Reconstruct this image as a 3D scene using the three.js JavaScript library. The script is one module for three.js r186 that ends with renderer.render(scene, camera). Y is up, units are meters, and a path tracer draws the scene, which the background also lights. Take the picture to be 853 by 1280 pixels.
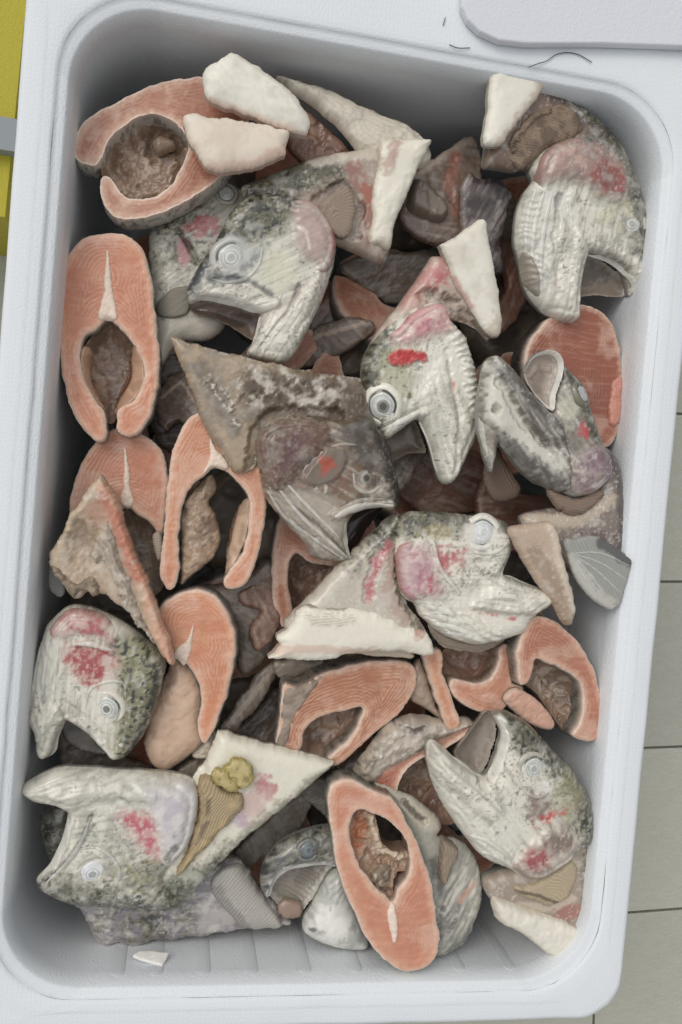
import * as THREE from 'three';

// ---------------------------------------------------------------- camera, sky, sun, exposure
const RIM = 0.22;                                   // height of the foam box rim above the floor
const scene = new THREE.Scene();
const camera = new THREE.PerspectiveCamera(60.37, 2 / 3, 0.02, 60);
const EYE = new THREE.Vector3(-0.10528, RIM + 0.52396, -0.0216);
const FWD = new THREE.Vector3(0.18487, -0.98241, 0.02619).normalize();
const DOWN = new THREE.Vector3(0.0817, 0.0419, 0.99577).normalize();
const RIGHT = new THREE.Vector3().crossVectors(DOWN, FWD).normalize();
camera.position.copy(EYE);
camera.up.copy(DOWN).negate();
camera.lookAt(EYE.clone().add(FWD));
const renderer = new THREE.WebGLRenderer({ antialias: true });
renderer.toneMapping = THREE.LinearToneMapping;
renderer.toneMappingExposure = 0.85;
renderer.shadowMap.enabled = true;
{
  const w = 128, h = 64, data = new Float32Array(w * h * 4), sd = new THREE.Vector3(-0.5, 0.75, -0.45).normalize();
  for (let j = 0; j < h; j++) for (let i = 0; i < w; i++) {
    const el = (j + 0.5) / h * Math.PI - Math.PI / 2, az = ((i + 0.5) / w - 0.5) * 2 * Math.PI;
    const d = new THREE.Vector3(Math.cos(el) * Math.cos(az), Math.sin(el), Math.cos(el) * Math.sin(az));
    const c = Math.max(0, d.dot(sd)), s = Math.max(0, d.y);
    const l = d.y < 0 ? 0.12 : 0.22 + 0.42 * s + 1.4 * Math.pow(c, 4);
    data.set([l * 0.98, l, l * 1.04, 1], (j * w + i) * 4);
  }
  const sky = new THREE.DataTexture(data, w, h, THREE.RGBAFormat, THREE.FloatType);
  sky.mapping = THREE.EquirectangularReflectionMapping; sky.magFilter = THREE.LinearFilter; sky.needsUpdate = true;
  scene.background = sky; scene.environment = sky;
}
const sun = new THREE.DirectionalLight(0xfff4e6, 0.8);
sun.position.set(-1.0, 1.6, -0.9); sun.target.position.set(0, 0.2, 0);
sun.castShadow = true; sun.shadow.radius = 45; sun.shadow.mapSize.set(2048, 2048);
Object.assign(sun.shadow.camera, { left: -0.6, right: 0.6, top: 0.6, bottom: -0.6, near: 0.1, far: 5 });
scene.add(sun, sun.target);

// ---------------------------------------------------------------- helpers
const clamp = (x, a, b) => x < a ? a : x > b ? b : x;
const sstep = (a, b, x) => { const t = clamp((x - a) / (b - a), 0, 1); return t * t * (3 - 2 * t); };
const hash = (x, y) => { let n = Math.imul(x, 374761393) + Math.imul(y, 668265263) | 0; n = Math.imul(n ^ (n >>> 13), 1274126177); return ((n ^ (n >>> 16)) >>> 0) / 4294967296; };
function noise(x, y) {                                // value noise, 0..1
  const i = Math.floor(x), j = Math.floor(y); let a = x - i, b = y - j;
  a = a * a * (3 - 2 * a); b = b * b * (3 - 2 * b);
  const p = hash(i, j), q = hash(i + 1, j), r = hash(i, j + 1), s = hash(i + 1, j + 1);
  return p + (q - p) * a + (r - p) * b + (p - q - r + s) * a * b;
}
const fbm = (x, y) => 0.5 * noise(x, y) + 0.27 * noise(x * 2.03 + 7, y * 2.03 + 3) + 0.15 * noise(x * 4.1 + 1, y * 4.1 + 9) + 0.08 * noise(x * 8.3, y * 8.3);
let seedState = 7;
const rnd = () => { seedState = (seedState * 1664525 + 1013904223) >>> 0; return seedState / 4294967296; };
const lin = (hex) => { const c = new THREE.Color(hex); return [c.r, c.g, c.b]; };
const used = {};
const numbered = (n) => { used[n] = (used[n] ?? -1) + 1; return used[n] ? n + '_' + String(used[n]).padStart(3, '0') : n; };
const pair = (a) => { const o = []; for (let i = 0; i < a.length; i += 2) o.push([a[i], a[i + 1]]); return o; };

function tileTexture(n, fn) {                         // grey tiling noise texture
  const data = new Uint8Array(n * n * 4);
  for (let y = 0; y < n; y++) for (let x = 0; x < n; x++) {
    const v = clamp(fn(x, y), 0, 1) * 255, k = (y * n + x) * 4;
    data[k] = data[k + 1] = data[k + 2] = v; data[k + 3] = 255;
  }
  const t = new THREE.DataTexture(data, n, n, THREE.RGBAFormat);
  t.wrapS = t.wrapT = THREE.RepeatWrapping; t.magFilter = THREE.LinearFilter; t.needsUpdate = true;
  return t;
}
const wrapNoise = (x, y, f, n) => {                   // value noise that tiles over n pixels with f cells
  const s = f / n, gx = x * s, gy = y * s, i = Math.floor(gx), j = Math.floor(gy); let a = gx - i, b = gy - j;
  a = a * a * (3 - 2 * a); b = b * b * (3 - 2 * b);
  const h = (p, q) => hash((p % f) + f * 31, (q % f) + f * 17);
  return (h(i, j) * (1 - a) + h(i + 1, j) * a) * (1 - b) + (h(i, j + 1) * (1 - a) + h(i + 1, j + 1) * a) * b;
};
const grain = tileTexture(512, (x, y) => 0.25 * wrapNoise(x, y, 24, 512) + 0.3 * wrapNoise(x, y, 64, 512) + 0.25 * wrapNoise(x, y, 128, 512) + 0.2 * wrapNoise(x, y, 256, 512));
const tint = tileTexture(512, (x, y) => 0.9 + 0.1 * (0.5 * wrapNoise(x, y, 24, 512) + 0.4 * wrapNoise(x, y, 64, 512) + 0.3 * wrapNoise(x, y, 160, 512)));
const beads = (() => {                                // closed foam beads pressed together
  const n = 512, m = 28, pts = [];
  for (let j = 0; j < m; j++) for (let i = 0; i < m; i++) pts.push([(i + 0.15 + 0.7 * hash(i, j + 90)) * n / m, (j + 0.15 + 0.7 * hash(i + 90, j)) * n / m]);
  return tileTexture(n, (x, y) => {
    const ci = Math.floor(x * m / n), cj = Math.floor(y * m / n); let a = 1e9, b = 1e9;
    for (let q = -2; q <= 2; q++) for (let p = -2; p <= 2; p++) {
      const o = pts[((cj + q + m) % m) * m + (ci + p + m) % m];
      let dx = Math.abs(o[0] - x), dy = Math.abs(o[1] - y); if (dx > n / 2) dx = n - dx; if (dy > n / 2) dy = n - dy;
      const d = Math.hypot(dx, dy); if (d < a) { b = a; a = d; } else if (d < b) b = d;
    }
    return sstep(0, 6, b - a) * 0.8 + 0.2 * wrapNoise(x, y, 128, n);
  });
})();
const surf = (rough, bump, extra = {}) => new THREE.MeshPhysicalMaterial({ vertexColors: true, map: tint, roughness: rough, bumpMap: grain, bumpScale: bump, ...extra });
const M = {
  skin: surf(0.38, 0.00004, { clearcoat: 0.55, clearcoatRoughness: 0.2 }),
  flesh: surf(0.42, 0.00006, { clearcoat: 0.2, clearcoatRoughness: 0.35 }),
  pale: surf(0.42, 0.00004),
  rough: surf(0.6, 0.00012),
  wet: surf(0.33, 0.00006, { clearcoat: 0.3, clearcoatRoughness: 0.3 }),
  eye: new THREE.MeshPhysicalMaterial({ vertexColors: true, roughness: 0.3, clearcoat: 0.5, clearcoatRoughness: 0.1 }),
};

// the ray through a point of the photograph's frame, met with a plane at a stated height and slope
function ray(x, y) { return FWD.clone().multiplyScalar(1100).addScaledVector(RIGHT, x - 426.5).addScaledVector(DOWN, y - 640); }
function at(x, y, h) { const d = ray(x, y); return EYE.clone().addScaledVector(d, (h - EYE.y) / d.y); }
function frame(ax, ay, h, a, b) {
  const o = at(ax, ay, h / 1000), n = new THREE.Vector3(-a, 1, -b).normalize();
  const u = new THREE.Vector3(1, a, 0).normalize(), v = new THREE.Vector3().crossVectors(n, u);
  const q = new THREE.Quaternion().setFromRotationMatrix(new THREE.Matrix4().makeBasis(u, v, n));
  const F = { o, n, u, v, q, id: rnd() * 500 };
  F.loc = (x, y) => { const d = ray(x, y), t = o.clone().sub(EYE).dot(n) / d.dot(n), p = EYE.clone().addScaledVector(d, t).sub(o); return [p.dot(u) * 1000, p.dot(v) * 1000]; };
  const e = F.loc(ax + 10, ay); F.s = Math.hypot(e[0], e[1]) / 10;         // millimetres per step of the tracing grid
  return F;
}
// smooth closed outline; a point given twice is a sharp corner
function smooth(p) {
  const out = [], n = p.length;
  for (let i = 0; i < n; i++) {
    const a = p[(i + n - 1) % n], b = p[i], c = p[(i + 1) % n], d = p[(i + 2) % n];
    if (b[0] === c[0] && b[1] === c[1]) continue;
    for (let k = 0; k < 4; k++) {
      const t = k / 4, t2 = t * t, t3 = t2 * t;
      out.push([0, 1].map((m) => 0.5 * (2 * b[m] + (c[m] - a[m]) * t + (2 * a[m] - 5 * b[m] + 4 * c[m] - d[m]) * t2 + (3 * b[m] - a[m] - 3 * c[m] + d[m]) * t3)));
    }
  }
  return out;
}
function sdist(poly, x, y) {                          // signed distance, positive inside
  let d = 1e12, inside = false;
  for (let i = 0, n = poly.length, j = n - 1; i < n; j = i++) {
    const [ax, ay] = poly[j], [bx, by] = poly[i], ex = bx - ax, ey = by - ay, wx = x - ax, wy = y - ay;
    const t = clamp((wx * ex + wy * ey) / (ex * ex + ey * ey + 1e-12), 0, 1), qx = wx - ex * t, qy = wy - ey * t;
    const r = qx * qx + qy * qy; if (r < d) d = r;
    if ((ay > y) !== (by > y) && x < (bx - ax) * (y - ay) / (by - ay) + ax) inside = !inside;
  }
  return inside ? Math.sqrt(d) : -Math.sqrt(d);
}
function ldist(line, x, y) {
  let d = 1e12;
  for (let i = 1; i < line.length; i++) {
    const [ax, ay] = line[i - 1], [bx, by] = line[i], ex = bx - ax, ey = by - ay, wx = x - ax, wy = y - ay;
    const t = clamp((wx * ex + wy * ey) / (ex * ex + ey * ey + 1e-12), 0, 1), qx = wx - ex * t, qy = wy - ey * t;
    d = Math.min(d, qx * qx + qy * qy);
  }
  return Math.sqrt(d);
}
// where a colour or a relief layer acts: every given limit multiplies
function mask(F, L) {
  const f = [], o = F.id + (L.seed ?? 0) * 13.7;
  if (L.at) {
    const c = F.loc(...L.at), r = Array.isArray(L.r) ? L.r : [L.r, L.r], a = (L.rot ?? 0) * Math.PI / 180, ca = Math.cos(a), sa = Math.sin(a), nz = L.nz ?? 0.75, so = L.soft ?? 0.55;
    f.push((u, v) => {
      const x = u - c[0], y = v - c[1], p = (x * ca + y * sa) / (r[0] * F.s), q = (-x * sa + y * ca) / (r[1] * F.s), m = p * p + q * q;
      return m > 4 ? 0 : sstep(0, so, 1 - Math.sqrt(m) + nz * (fbm(u * 0.25 + o, v * 0.25) - 0.5) * 2);
    });
  }
  if (L.line) {
    const l = pair(L.line).map((p) => F.loc(...p)), w = L.w * F.s, nz = L.nz ?? 0.6;
    f.push((u, v) => { const d = ldist(l, u, v); return d > 2.5 * w ? 0 : 1 - sstep(w * (1 - (L.soft ?? 0.7)), w, d + nz * w * (fbm(u * 0.3 + o, v * 0.3) - 0.5) * 2); });
  }
  if (L.poly) { const l = smooth(pair(L.poly).map((p) => F.loc(...p))), s = L.ps ?? 1.5, nz = L.pn ?? 1; f.push((u, v) => sstep(-s, s, sdist(l, u, v) + nz * (fbm(u * 0.4 + o, v * 0.4) - 0.5) * 4)); }
  if (L.edge) f.push((u, v, d) => 1 - sstep(0.3 * L.edge, L.edge, d + L.edge * 0.9 * (fbm(u * 0.5 + o, v * 0.5) - 0.5)));
  if (L.in) f.push((u, v, d) => sstep(0.4 * L.in, L.in, d + L.in * 0.6 * (fbm(u * 0.3 + o, v * 0.3) - 0.5)));
  if (L.sp) f.push((u, v) => sstep(L.th ?? 0.66, (L.th ?? 0.66) + 0.14, noise(u / L.sp + o, v / L.sp + o) * 0.8 + 0.2 * noise(u / L.sp * 2.7 + o, v / L.sp * 2.7)));
  if (L.fb) f.push((u, v) => sstep((L.ft ?? 0.5) - 0.12, (L.ft ?? 0.5) + 0.12, fbm(u / L.fb + o, v / L.fb + o)));
  if (L.st) {
    const [per, ang, wob] = L.st, a = ang * Math.PI / 180, ca = Math.cos(a), sa = Math.sin(a);
    f.push((u, v) => { const t = (u * ca + v * sa) / per + (wob ?? 1) * (noise(u * 0.09 + o, v * 0.09) - 0.5) * 3 + 0.25 * noise(u * 0.5 + o, v * 0.5); return Math.pow(0.5 + 0.5 * Math.sin(t * 6.2832), L.sh ?? 1); });
  }
  if (L.cr) f.push((u, v) => 1 - sstep(0, L.cr[1], Math.abs(fbm(u / L.cr[0] + o, v / L.cr[0] + o) - 0.48)));
  if (L.sk) {                                         // streaks of fibre or scale along a direction
    const [len, wid, ang] = L.sk, a = ang * Math.PI / 180, ca = Math.cos(a), sa = Math.sin(a), th = L.th ?? 0.56;
    f.push((u, v) => { const p = u * ca + v * sa, q = -u * sa + v * ca + 4 * noise(p * 0.05 + o, o); return sstep(th - 0.16, th + 0.16, 0.65 * noise(p / len + o, q / wid + o) + 0.35 * noise(p / len * 2 + o, q / wid * 2.2)); });
  }
  if (L.ar) f.push((u, v, d) => Math.pow(0.5 + 0.5 * Math.sin((d / L.ar + 1.6 * (noise(u * 0.1 + o, v * 0.1) - 0.5)) * 6.2832), L.sh ?? 1));
  if (L.fan) {                                        // ridges that radiate from a point
    const c = F.loc(...L.fan), m = L.fk ?? 30;
    f.push((u, v) => Math.pow(0.5 + 0.5 * Math.sin(Math.atan2(v - c[1], u - c[0]) * m + 1.2 * noise(u * 0.2 + o, v * 0.2)), L.sh ?? 1));
  }
  return (u, v, d) => { let k = 1; for (const g of f) { k *= g(u, v, d); if (k < 0.003) return 0; } return k; };
}

// a solid grown from an outline: a domed or flat top, an underside and a side wall between them
const CELL = 0.8;
function solid(F, outline, o) {
  const poly = smooth(pair(outline).map((p) => F.loc(...p))), holes = (o.holes ?? []).map((h) => smooth(pair(h).map((p) => F.loc(...p))));
  const T = o.T ?? 8, B = o.B ?? T, R = o.R ?? 4, E = o.E ?? 0, EB = o.EB ?? E, cell = o.cell ?? CELL, jag = o.jag ?? 0.5, z0 = o.z0 ?? 0;
  const streaks = o.dir === undefined ? [] : [{ c: '#f0efe6', sk: [16, 2, o.dir], k: 0.4 * (o.dirK ?? 1) }, { c: '#85837a', sk: [20, 1.5, o.dir + 6], seed: 1, th: 0.62, k: 0.5 * (o.dirK ?? 1) }, { c: '#605f57', cr: [11, 0.025], k: 0.4 * (o.dirK ?? 1) }, { c: '#4c4d44', sp: 1.35, th: 0.7, fb: 18, ft: 0.46, k: 0.75 * (o.dirK ?? 1), seed: 6 }];
  const warm = (hex) => { const a = lin(hex); return [a[0] * 1.04, a[1], a[2] * 0.94]; };
  const paint = [...streaks, ...(o.col ?? [])].filter((l) => l).map((l) => ({ c: warm(l.c), k: l.k ?? 0.85, m: mask(F, l) })), base = warm(o.c ?? '#cccccc');
  const rel = [...(o.dir === undefined ? [] : [{ h: 0.1, sk: [16, 2, o.dir] }, { h: -0.14, sk: [20, 1.5, o.dir + 6], seed: 1, th: 0.62 }, { h: -0.12, cr: [11, 0.025] }]), ...(o.rel ?? [])].map((l) => ({ h: l.h, m: mask(F, l) })), sideC = lin(o.side ?? o.c ?? '#999999'), holeC = lin(o.holeC ?? o.side ?? o.c ?? '#999999');
  const ramp = o.ramp && { ...o.ramp, l: pair(o.ramp.line).map((p) => F.loc(...p)) }, free = o.free && pair(o.free).map((p) => F.loc(...p));
  // how far a plate stands clear of what it grows from: fully along its free edge, not at all where it is attached
  const held = (x, y, d) => Math.max(sstep(0, o.blend, d + 0.25 * o.blend * (noise(x * 0.4 + F.id, y * 0.4) - 0.5)), free ? 1 - sstep(2.5, 8, ldist(free, x, y)) : 0);
  let x0 = 1e9, y0 = 1e9, x1 = -1e9, y1 = -1e9;
  for (const [x, y] of poly) { x0 = Math.min(x0, x); y0 = Math.min(y0, y); x1 = Math.max(x1, x); y1 = Math.max(y1, y); }
  x0 -= 2 * cell; y0 -= 2 * cell;
  const W = Math.ceil((x1 - x0) / cell) + 3, H = Math.ceil((y1 - y0) / cell) + 3, N = W * H;
  const f = new Float32Array(N), prof = new Float32Array(N), top = new Float32Array(N);
  for (let j = 0; j < H; j++) for (let i = 0; i < W; i++) {
    const x = x0 + i * cell, y = y0 + j * cell; let d = sdist(poly, x, y);
    for (const h of holes) d = Math.min(d, -sdist(h, x, y));
    if (Math.abs(d) < 4) d += jag * ((noise(x * 1.7 + F.id, y * 1.7) - 0.5) * 0.7 + (noise(x * 0.5 + F.id, y * 0.5) - 0.5) * 0.9 + (noise(x * 0.17, y * 0.17 + F.id) - 0.5) * 2.4);
    if (Math.abs(d) < 0.03) d = d < 0 ? -0.03 : 0.03;
    f[j * W + i] = d;
    const q = 1 - clamp(d / R, 0, 1); prof[j * W + i] = d <= 0 ? 0 : Math.sqrt(1 - q * q);
  }
  for (let it = 0; it < (o.blur ?? 0); it++) {
    const p = prof.slice();
    for (let j = 1; j < H - 1; j++) for (let i = 1; i < W - 1; i++) { const k = j * W + i; if (f[k] > cell) prof[k] = 0.4 * p[k] + 0.15 * (p[k - 1] + p[k + 1] + p[k - W] + p[k + W]); }
  }
  const baseAt = o.on ? o.on.heightAt : () => 0;
  const relief = (x, y, d) => { let h = 0; for (const l of rel) h += l.h * l.m(x, y, d); return h; };
  for (let j = 0; j < H; j++) for (let i = 0; i < W; i++) {
    const k = j * W + i; if (f[k] <= 0) { top[k] = E; continue; }
    const x = x0 + i * cell, y = y0 + j * cell;
    top[k] = E + (T - E) * prof[k] + relief(x, y, f[k]) * Math.min(1, f[k] / 1.5 + 0.25);
    if (ramp) top[k] -= Math.min(ramp.most ?? 99, ramp.k * ldist(ramp.l, x, y));
    if (o.blend) { const a = held(x, y, f[k]); top[k] = top[k] * a + 0.05 * (1 - a); }
  }
  const heightAt = (x, y) => {
    const gx = clamp((x - x0) / cell, 0, W - 1.001), gy = clamp((y - y0) / cell, 0, H - 1.001), i = Math.floor(gx), j = Math.floor(gy), a = gx - i, b = gy - j, k = j * W + i;
    return z0 + (top[k] * (1 - a) + top[k + 1] * a) * (1 - b) + (top[k + W] * (1 - a) + top[k + W + 1] * a) * b;
  };
  const pos = [], col = [], uv = [], idx = [];
  const put = (x, y, z, c) => { pos.push(x / 1000, y / 1000, z / 1000); col.push(c[0], c[1], c[2]); uv.push(x / 45 + F.id, y / 45 + z / 60); return pos.length / 3 - 1; };
  const colour = (x, y, d) => { let [r, g, b] = base; for (const l of paint) { const k = l.k * l.m(x, y, d); if (k > 0.003) { r += (l.c[0] - r) * k; g += (l.c[1] - g) * k; b += (l.c[2] - b) * k; } } return [r, g, b]; };
  const colourAt = (x, y) => colour(x, y, Math.max(0, sdist(poly, x, y)));
  const share = E === 0 && EB === 0, tv = new Map(), bv = new Map(), xy = new Map();
  const vert = (key) => {
    if (tv.has(key)) return;
    let x, y, d, tz, pz;
    if (key < N) { x = x0 + (key % W) * cell; y = y0 + Math.floor(key / W) * cell; d = f[key]; tz = top[key]; pz = prof[key]; }
    else {
      const e = key - N, k = e >> 1, m = e & 1 ? k + W : k + 1, t = f[k] / (f[k] - f[m]);
      x = x0 + (k % W + (e & 1 ? 0 : t)) * cell; y = y0 + (Math.floor(k / W) + (e & 1 ? t : 0)) * cell; d = 0; tz = E; pz = 0;
    }
    const bh = baseAt(x, y), a = o.blend ? held(x, y, d) : 1; let c = colour(x, y, d); if (a < 0.99) { const q = o.on.colourAt(x, y); c = c.map((w, m) => w * a + q[m] * (1 - a)); if (key >= N) tz = E * a + 0.05 * (1 - a); } const i = put(x, y, bh + z0 + tz, c);
    tv.set(key, i); xy.set(key, [x, y, bh, c, tz]);
    bv.set(key, share && key >= N ? i : put(x, y, bh + z0 - EB - (B - EB) * pz, sideC));
  };
  const rims = [];
  for (let j = 0; j < H - 1; j++) for (let i = 0; i < W - 1; i++) {
    const c = [j * W + i, j * W + i + 1, (j + 1) * W + i + 1, (j + 1) * W + i], e = [N + 2 * c[0], N + 2 * c[1] + 1, N + 2 * c[3], N + 2 * c[0] + 1], p = [];
    for (let k = 0; k < 4; k++) { const n = c[(k + 1) % 4]; if (f[c[k]] > 0) p.push(c[k]); if ((f[c[k]] > 0) !== (f[n] > 0)) p.push(e[k]); }
    if (p.length < 3) continue;
    p.forEach(vert);
    for (let k = 1; k < p.length - 1; k++) {
      idx.push(tv.get(p[0]), tv.get(p[k]), tv.get(p[k + 1]));
      idx.push(bv.get(p[0]), bv.get(p[k + 1]), bv.get(p[k]));
    }
    for (let k = 0; k < p.length; k++) { const a = p[k], b = p[(k + 1) % p.length]; if (a >= N && b >= N) rims.push([a, b]); }
  }
  let skinGeo = null;
  if (!share) {                                       // the side wall, as its own surface when o.skin names it
    const own = !!o.skin, P = own ? [] : pos, C = own ? [] : col, U = own ? [] : uv, I = own ? [] : idx, levels = o.levels ?? 6, made = new Map();
    const isHole = (x, y) => holes.some((h) => sdist(h, x, y) > -1.2);
    const ring = (key) => {
      if (made.has(key)) return made.get(key);
      const [x, y, bh, c0, ez] = xy.get(key), a = [], hole = holes.length && isHole(x, y), w = hole ? holeC : sideC;
      let gx = 0, gy = 0; const s = 0.6; gx = -(sdist(poly, x + s, y) - sdist(poly, x - s, y)); gy = -(sdist(poly, x, y + s) - sdist(poly, x, y - s)); const gl = Math.hypot(gx, gy) || 1;
      for (let k = 0; k <= levels; k++) {
        const t = k / levels, bl = (hole ? 0 : o.bulge ?? 0) * Math.sin(t * Math.PI), n = 0.72 + 0.5 * fbm(x * 0.3 + t * 2 + F.id, y * 0.3 + t * 5), m = Math.min(1, t * levels * 0.7);
        const sp = o.sideSpot && noise(x * 0.45 + F.id, y * 0.45 + t * 7) > 0.62 ? 0.45 : 1;
        P.push((x + gx / gl * bl) / 1000, (y + gy / gl * bl) / 1000, (bh + z0 + ez + (-EB - ez) * t) / 1000);
        C.push(...[0, 1, 2].map((q) => c0[q] * (1 - m) + w[q] * n * sp * m)); U.push((x + y) / 45, t * (E + EB) / 45);
        a.push(P.length / 3 - 1);
      }
      made.set(key, a); return a;
    };
    for (const [a, b] of rims) { const p = ring(a), q = ring(b); for (let k = 0; k < levels; k++) I.push(p[k], p[k + 1], q[k], q[k], p[k + 1], q[k + 1]); }
    if (own) skinGeo = geometry(P, C, U, I);
  }
  return { geo: geometry(pos, col, uv, idx), skinGeo, heightAt, colourAt, F };
}
let triangles = 0;
function geometry(pos, col, uv, idx) {
  const g = new THREE.BufferGeometry();
  g.setAttribute('position', new THREE.Float32BufferAttribute(pos, 3)); g.setAttribute('color', new THREE.Float32BufferAttribute(col, 3));
  g.setAttribute('uv', new THREE.Float32BufferAttribute(uv, 2)); g.setIndex(idx); g.computeVertexNormals(); triangles += idx.length / 3;
  return g;
}
function mesh(name, geo, mat, parent) {
  const m = new THREE.Mesh(geo, mat); m.name = parent === scene ? numbered(name) : name; m.castShadow = m.receiveShadow = true; parent.add(m); return m;
}
// one thing: a group at its base; .add() makes a part from an outline in the thing's own plane
function thing(name, label, category, group, anchor, h, slope = [0, 0]) {
  const g = new THREE.Group(), F = frame(anchor[0], anchor[1], h, ...slope);
  g.name = numbered(name); g.position.copy(F.o); g.userData = { label, category }; if (group) g.userData.group = group;
  scene.add(g);
  return {
    g, F,
    add(part, outline, o, mat = M.skin) {
      const s = solid(F, outline, o), m = mesh(part, s.geo, o.mat ?? mat, o.under ?? g);
      if (!o.under) m.quaternion.copy(F.q);
      if (s.skinGeo) { const k = mesh(o.skin, s.skinGeo, M.skin, g); k.quaternion.copy(F.q); }
      if (o.label) m.userData.label = o.label;
      s.mesh = m; return s;
    },
    // a raised bone, lip or ray lying along a line on a part's surface
    ridge(part, on, line, r, hex = '#e2e0d6', o = {}) {
      const q = pair(line).map((p) => { const l = F.loc(...p); return new THREE.Vector3(l[0], l[1], 0); }), cv = new THREE.CatmullRomCurve3(q), N = Math.max(16, Math.round(cv.getLength() / 0.9)), S = 9, P = [], C = [], U = [], I = [], pale = lin(hex);
      for (let i = 0; i <= N; i++) {
        const t = i / N, c = cv.getPoint(t), g = cv.getTangent(t), nx = -g.y, ny = g.x, w = r * Math.pow(Math.sin(Math.PI * clamp(t * 0.94 + 0.03, 0, 1)), 0.55) * (0.8 + 0.4 * noise(t * 7 + F.id, r)), h = on.heightAt(c.x, c.y);
        const b = on.colourAt(c.x, c.y);
        for (let k = 0; k < S; k++) {
          const a = k / S * 6.2832, ca = Math.cos(a), sa = Math.sin(a), m = (o.mix ?? 0.55) * (0.6 + 0.7 * noise(c.x * 0.4 + ca + F.id, c.y * 0.4 + sa));
          const x = c.x + nx * w * ca, y = c.y + ny * w * ca, hz = 0.6 * on.heightAt(x, y) + 0.4 * h;
          P.push(x / 1000, y / 1000, (hz + w * (o.up ?? 0.5) * sa + (o.z ?? 0)) / 1000); C.push(...[0, 1, 2].map((j) => b[j] + (pale[j] - b[j]) * clamp(m, 0, 1))); U.push(x / 45, y / 45);
          if (i < N) { const k2 = (k + 1) % S, u0 = i * S, u1 = u0 + S; I.push(u0 + k, u0 + k2, u1 + k, u1 + k, u0 + k2, u1 + k2); }
        }
      }
      const m = mesh(part, geometry(P, C, U, I), o.mat ?? M.skin, g); m.quaternion.copy(F.q); return m;
    },
    eye(on, x, y, r, o = {}) {
      const c = F.loc(x, y), R = 1.12 * r * F.s, hz = on.heightAt(c[0], c[1]), e = 3;
      const n = new THREE.Vector3(-(on.heightAt(c[0] + e, c[1]) - on.heightAt(c[0] - e, c[1])) / (2 * e), -(on.heightAt(c[0], c[1] + e) - on.heightAt(c[0], c[1] - e)) / (2 * e), 1).normalize();
      n.x += 0.25 * (rnd() - 0.5); n.y += 0.25 * (rnd() - 0.5); n.normalize(); const tone = 0.88 + 0.2 * rnd(), off = [0.2 * (rnd() - 0.5), 0.2 * (rnd() - 0.5)];
      const q = F.q.clone().multiply(new THREE.Quaternion().setFromUnitVectors(new THREE.Vector3(0, 0, 1), n));
      const p = new THREE.Vector3(c[0], c[1], hz + (o.z ?? -0.9)).divideScalar(1000).applyQuaternion(F.q);
      const part = (nm, prof, parent) => {            // turned profile: [radius, height, colour] as shares of the eye's radius
        const P = [], C = [], U = [], I = [], S = 36;
        prof.forEach(([a, b, hex, alt], k) => { const cc0 = lin(hex), cc1 = lin(alt ?? hex); for (let i = 0; i < S; i++) { const t = i / S * 6.2832, w = 1 + 0.05 * Math.sin(t * 2 + F.id) + 0.02 * Math.sin(t * 5); P.push(a * R * w * Math.cos(t) / 1000, a * R * w * Math.sin(t) / 1000, b * R / 1000); const z = 0.82 + 0.3 * noise(a * 6 * Math.cos(t) + F.id, a * 6 * Math.sin(t) + k * 0.2), s = clamp(0.5 + 0.9 * Math.sin(t + F.id) + 0.7 * (noise(i * 0.5, F.id) - 0.5), 0, 1), cc = cc0.map((q, m) => q + (cc1[m] - q) * s); C.push(cc[0] * z, cc[1] * z, cc[2] * z); U.push(0, 0); if (k) { const i2 = (i + 1) % S, u0 = (k - 1) * S, u1 = k * S; I.push(u0 + i, u1 + i, u0 + i2, u0 + i2, u1 + i, u1 + i2); } } });
        const m = mesh(nm, geometry(P, C, U, I), M.eye, parent); return m;
      };
      const around = '#' + new THREE.Color(...on.colourAt(c[0], c[1])).getHexString(); const k = { white: '#d8d8d0', iris: '#b6b7b0', ring: '#4b4d4a', dark: '#8e9492', ...o }; for (const w of ['white', 'iris', 'pupil', 'lens']) if (k[w]) k[w] = '#' + new THREE.Color(k[w]).multiplyScalar(w === 'white' ? 0.5 + 0.5 * tone : tone).getHexString();
      const eye = part('eye', [[0.001, 0.2, k.white], [0.3, 0.19, k.iris], [0.5, 0.17, k.white], [0.72, 0.13, k.iris], [0.86, 0.06, k.white], [0.92, 0.0, k.ring, '#6d706d'], [0.99, -0.03, k.ring, '#777a76'], [1.05, 0.0, k.dark, around], [1.1, 0.04, around], [1.22, 0.03, around], [1.5, -0.1, around], [1.5, -0.5, around]], g);
      eye.quaternion.copy(q); eye.position.copy(p);
      part('pupil', [[0.001, 0.225, k.pupil ?? k.iris], [0.24, 0.222, k.pupil ?? k.iris], [0.3, 0.218, k.lens ?? k.white], [0.4, 0.205, k.lens ?? k.white], [0.44, 0.19, k.dark], [0.48, 0.14, k.dark]], eye).position.set(off[0] * R / 1000, off[1] * R / 1000, 0);
      return eye;
    },
  };
}

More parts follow.
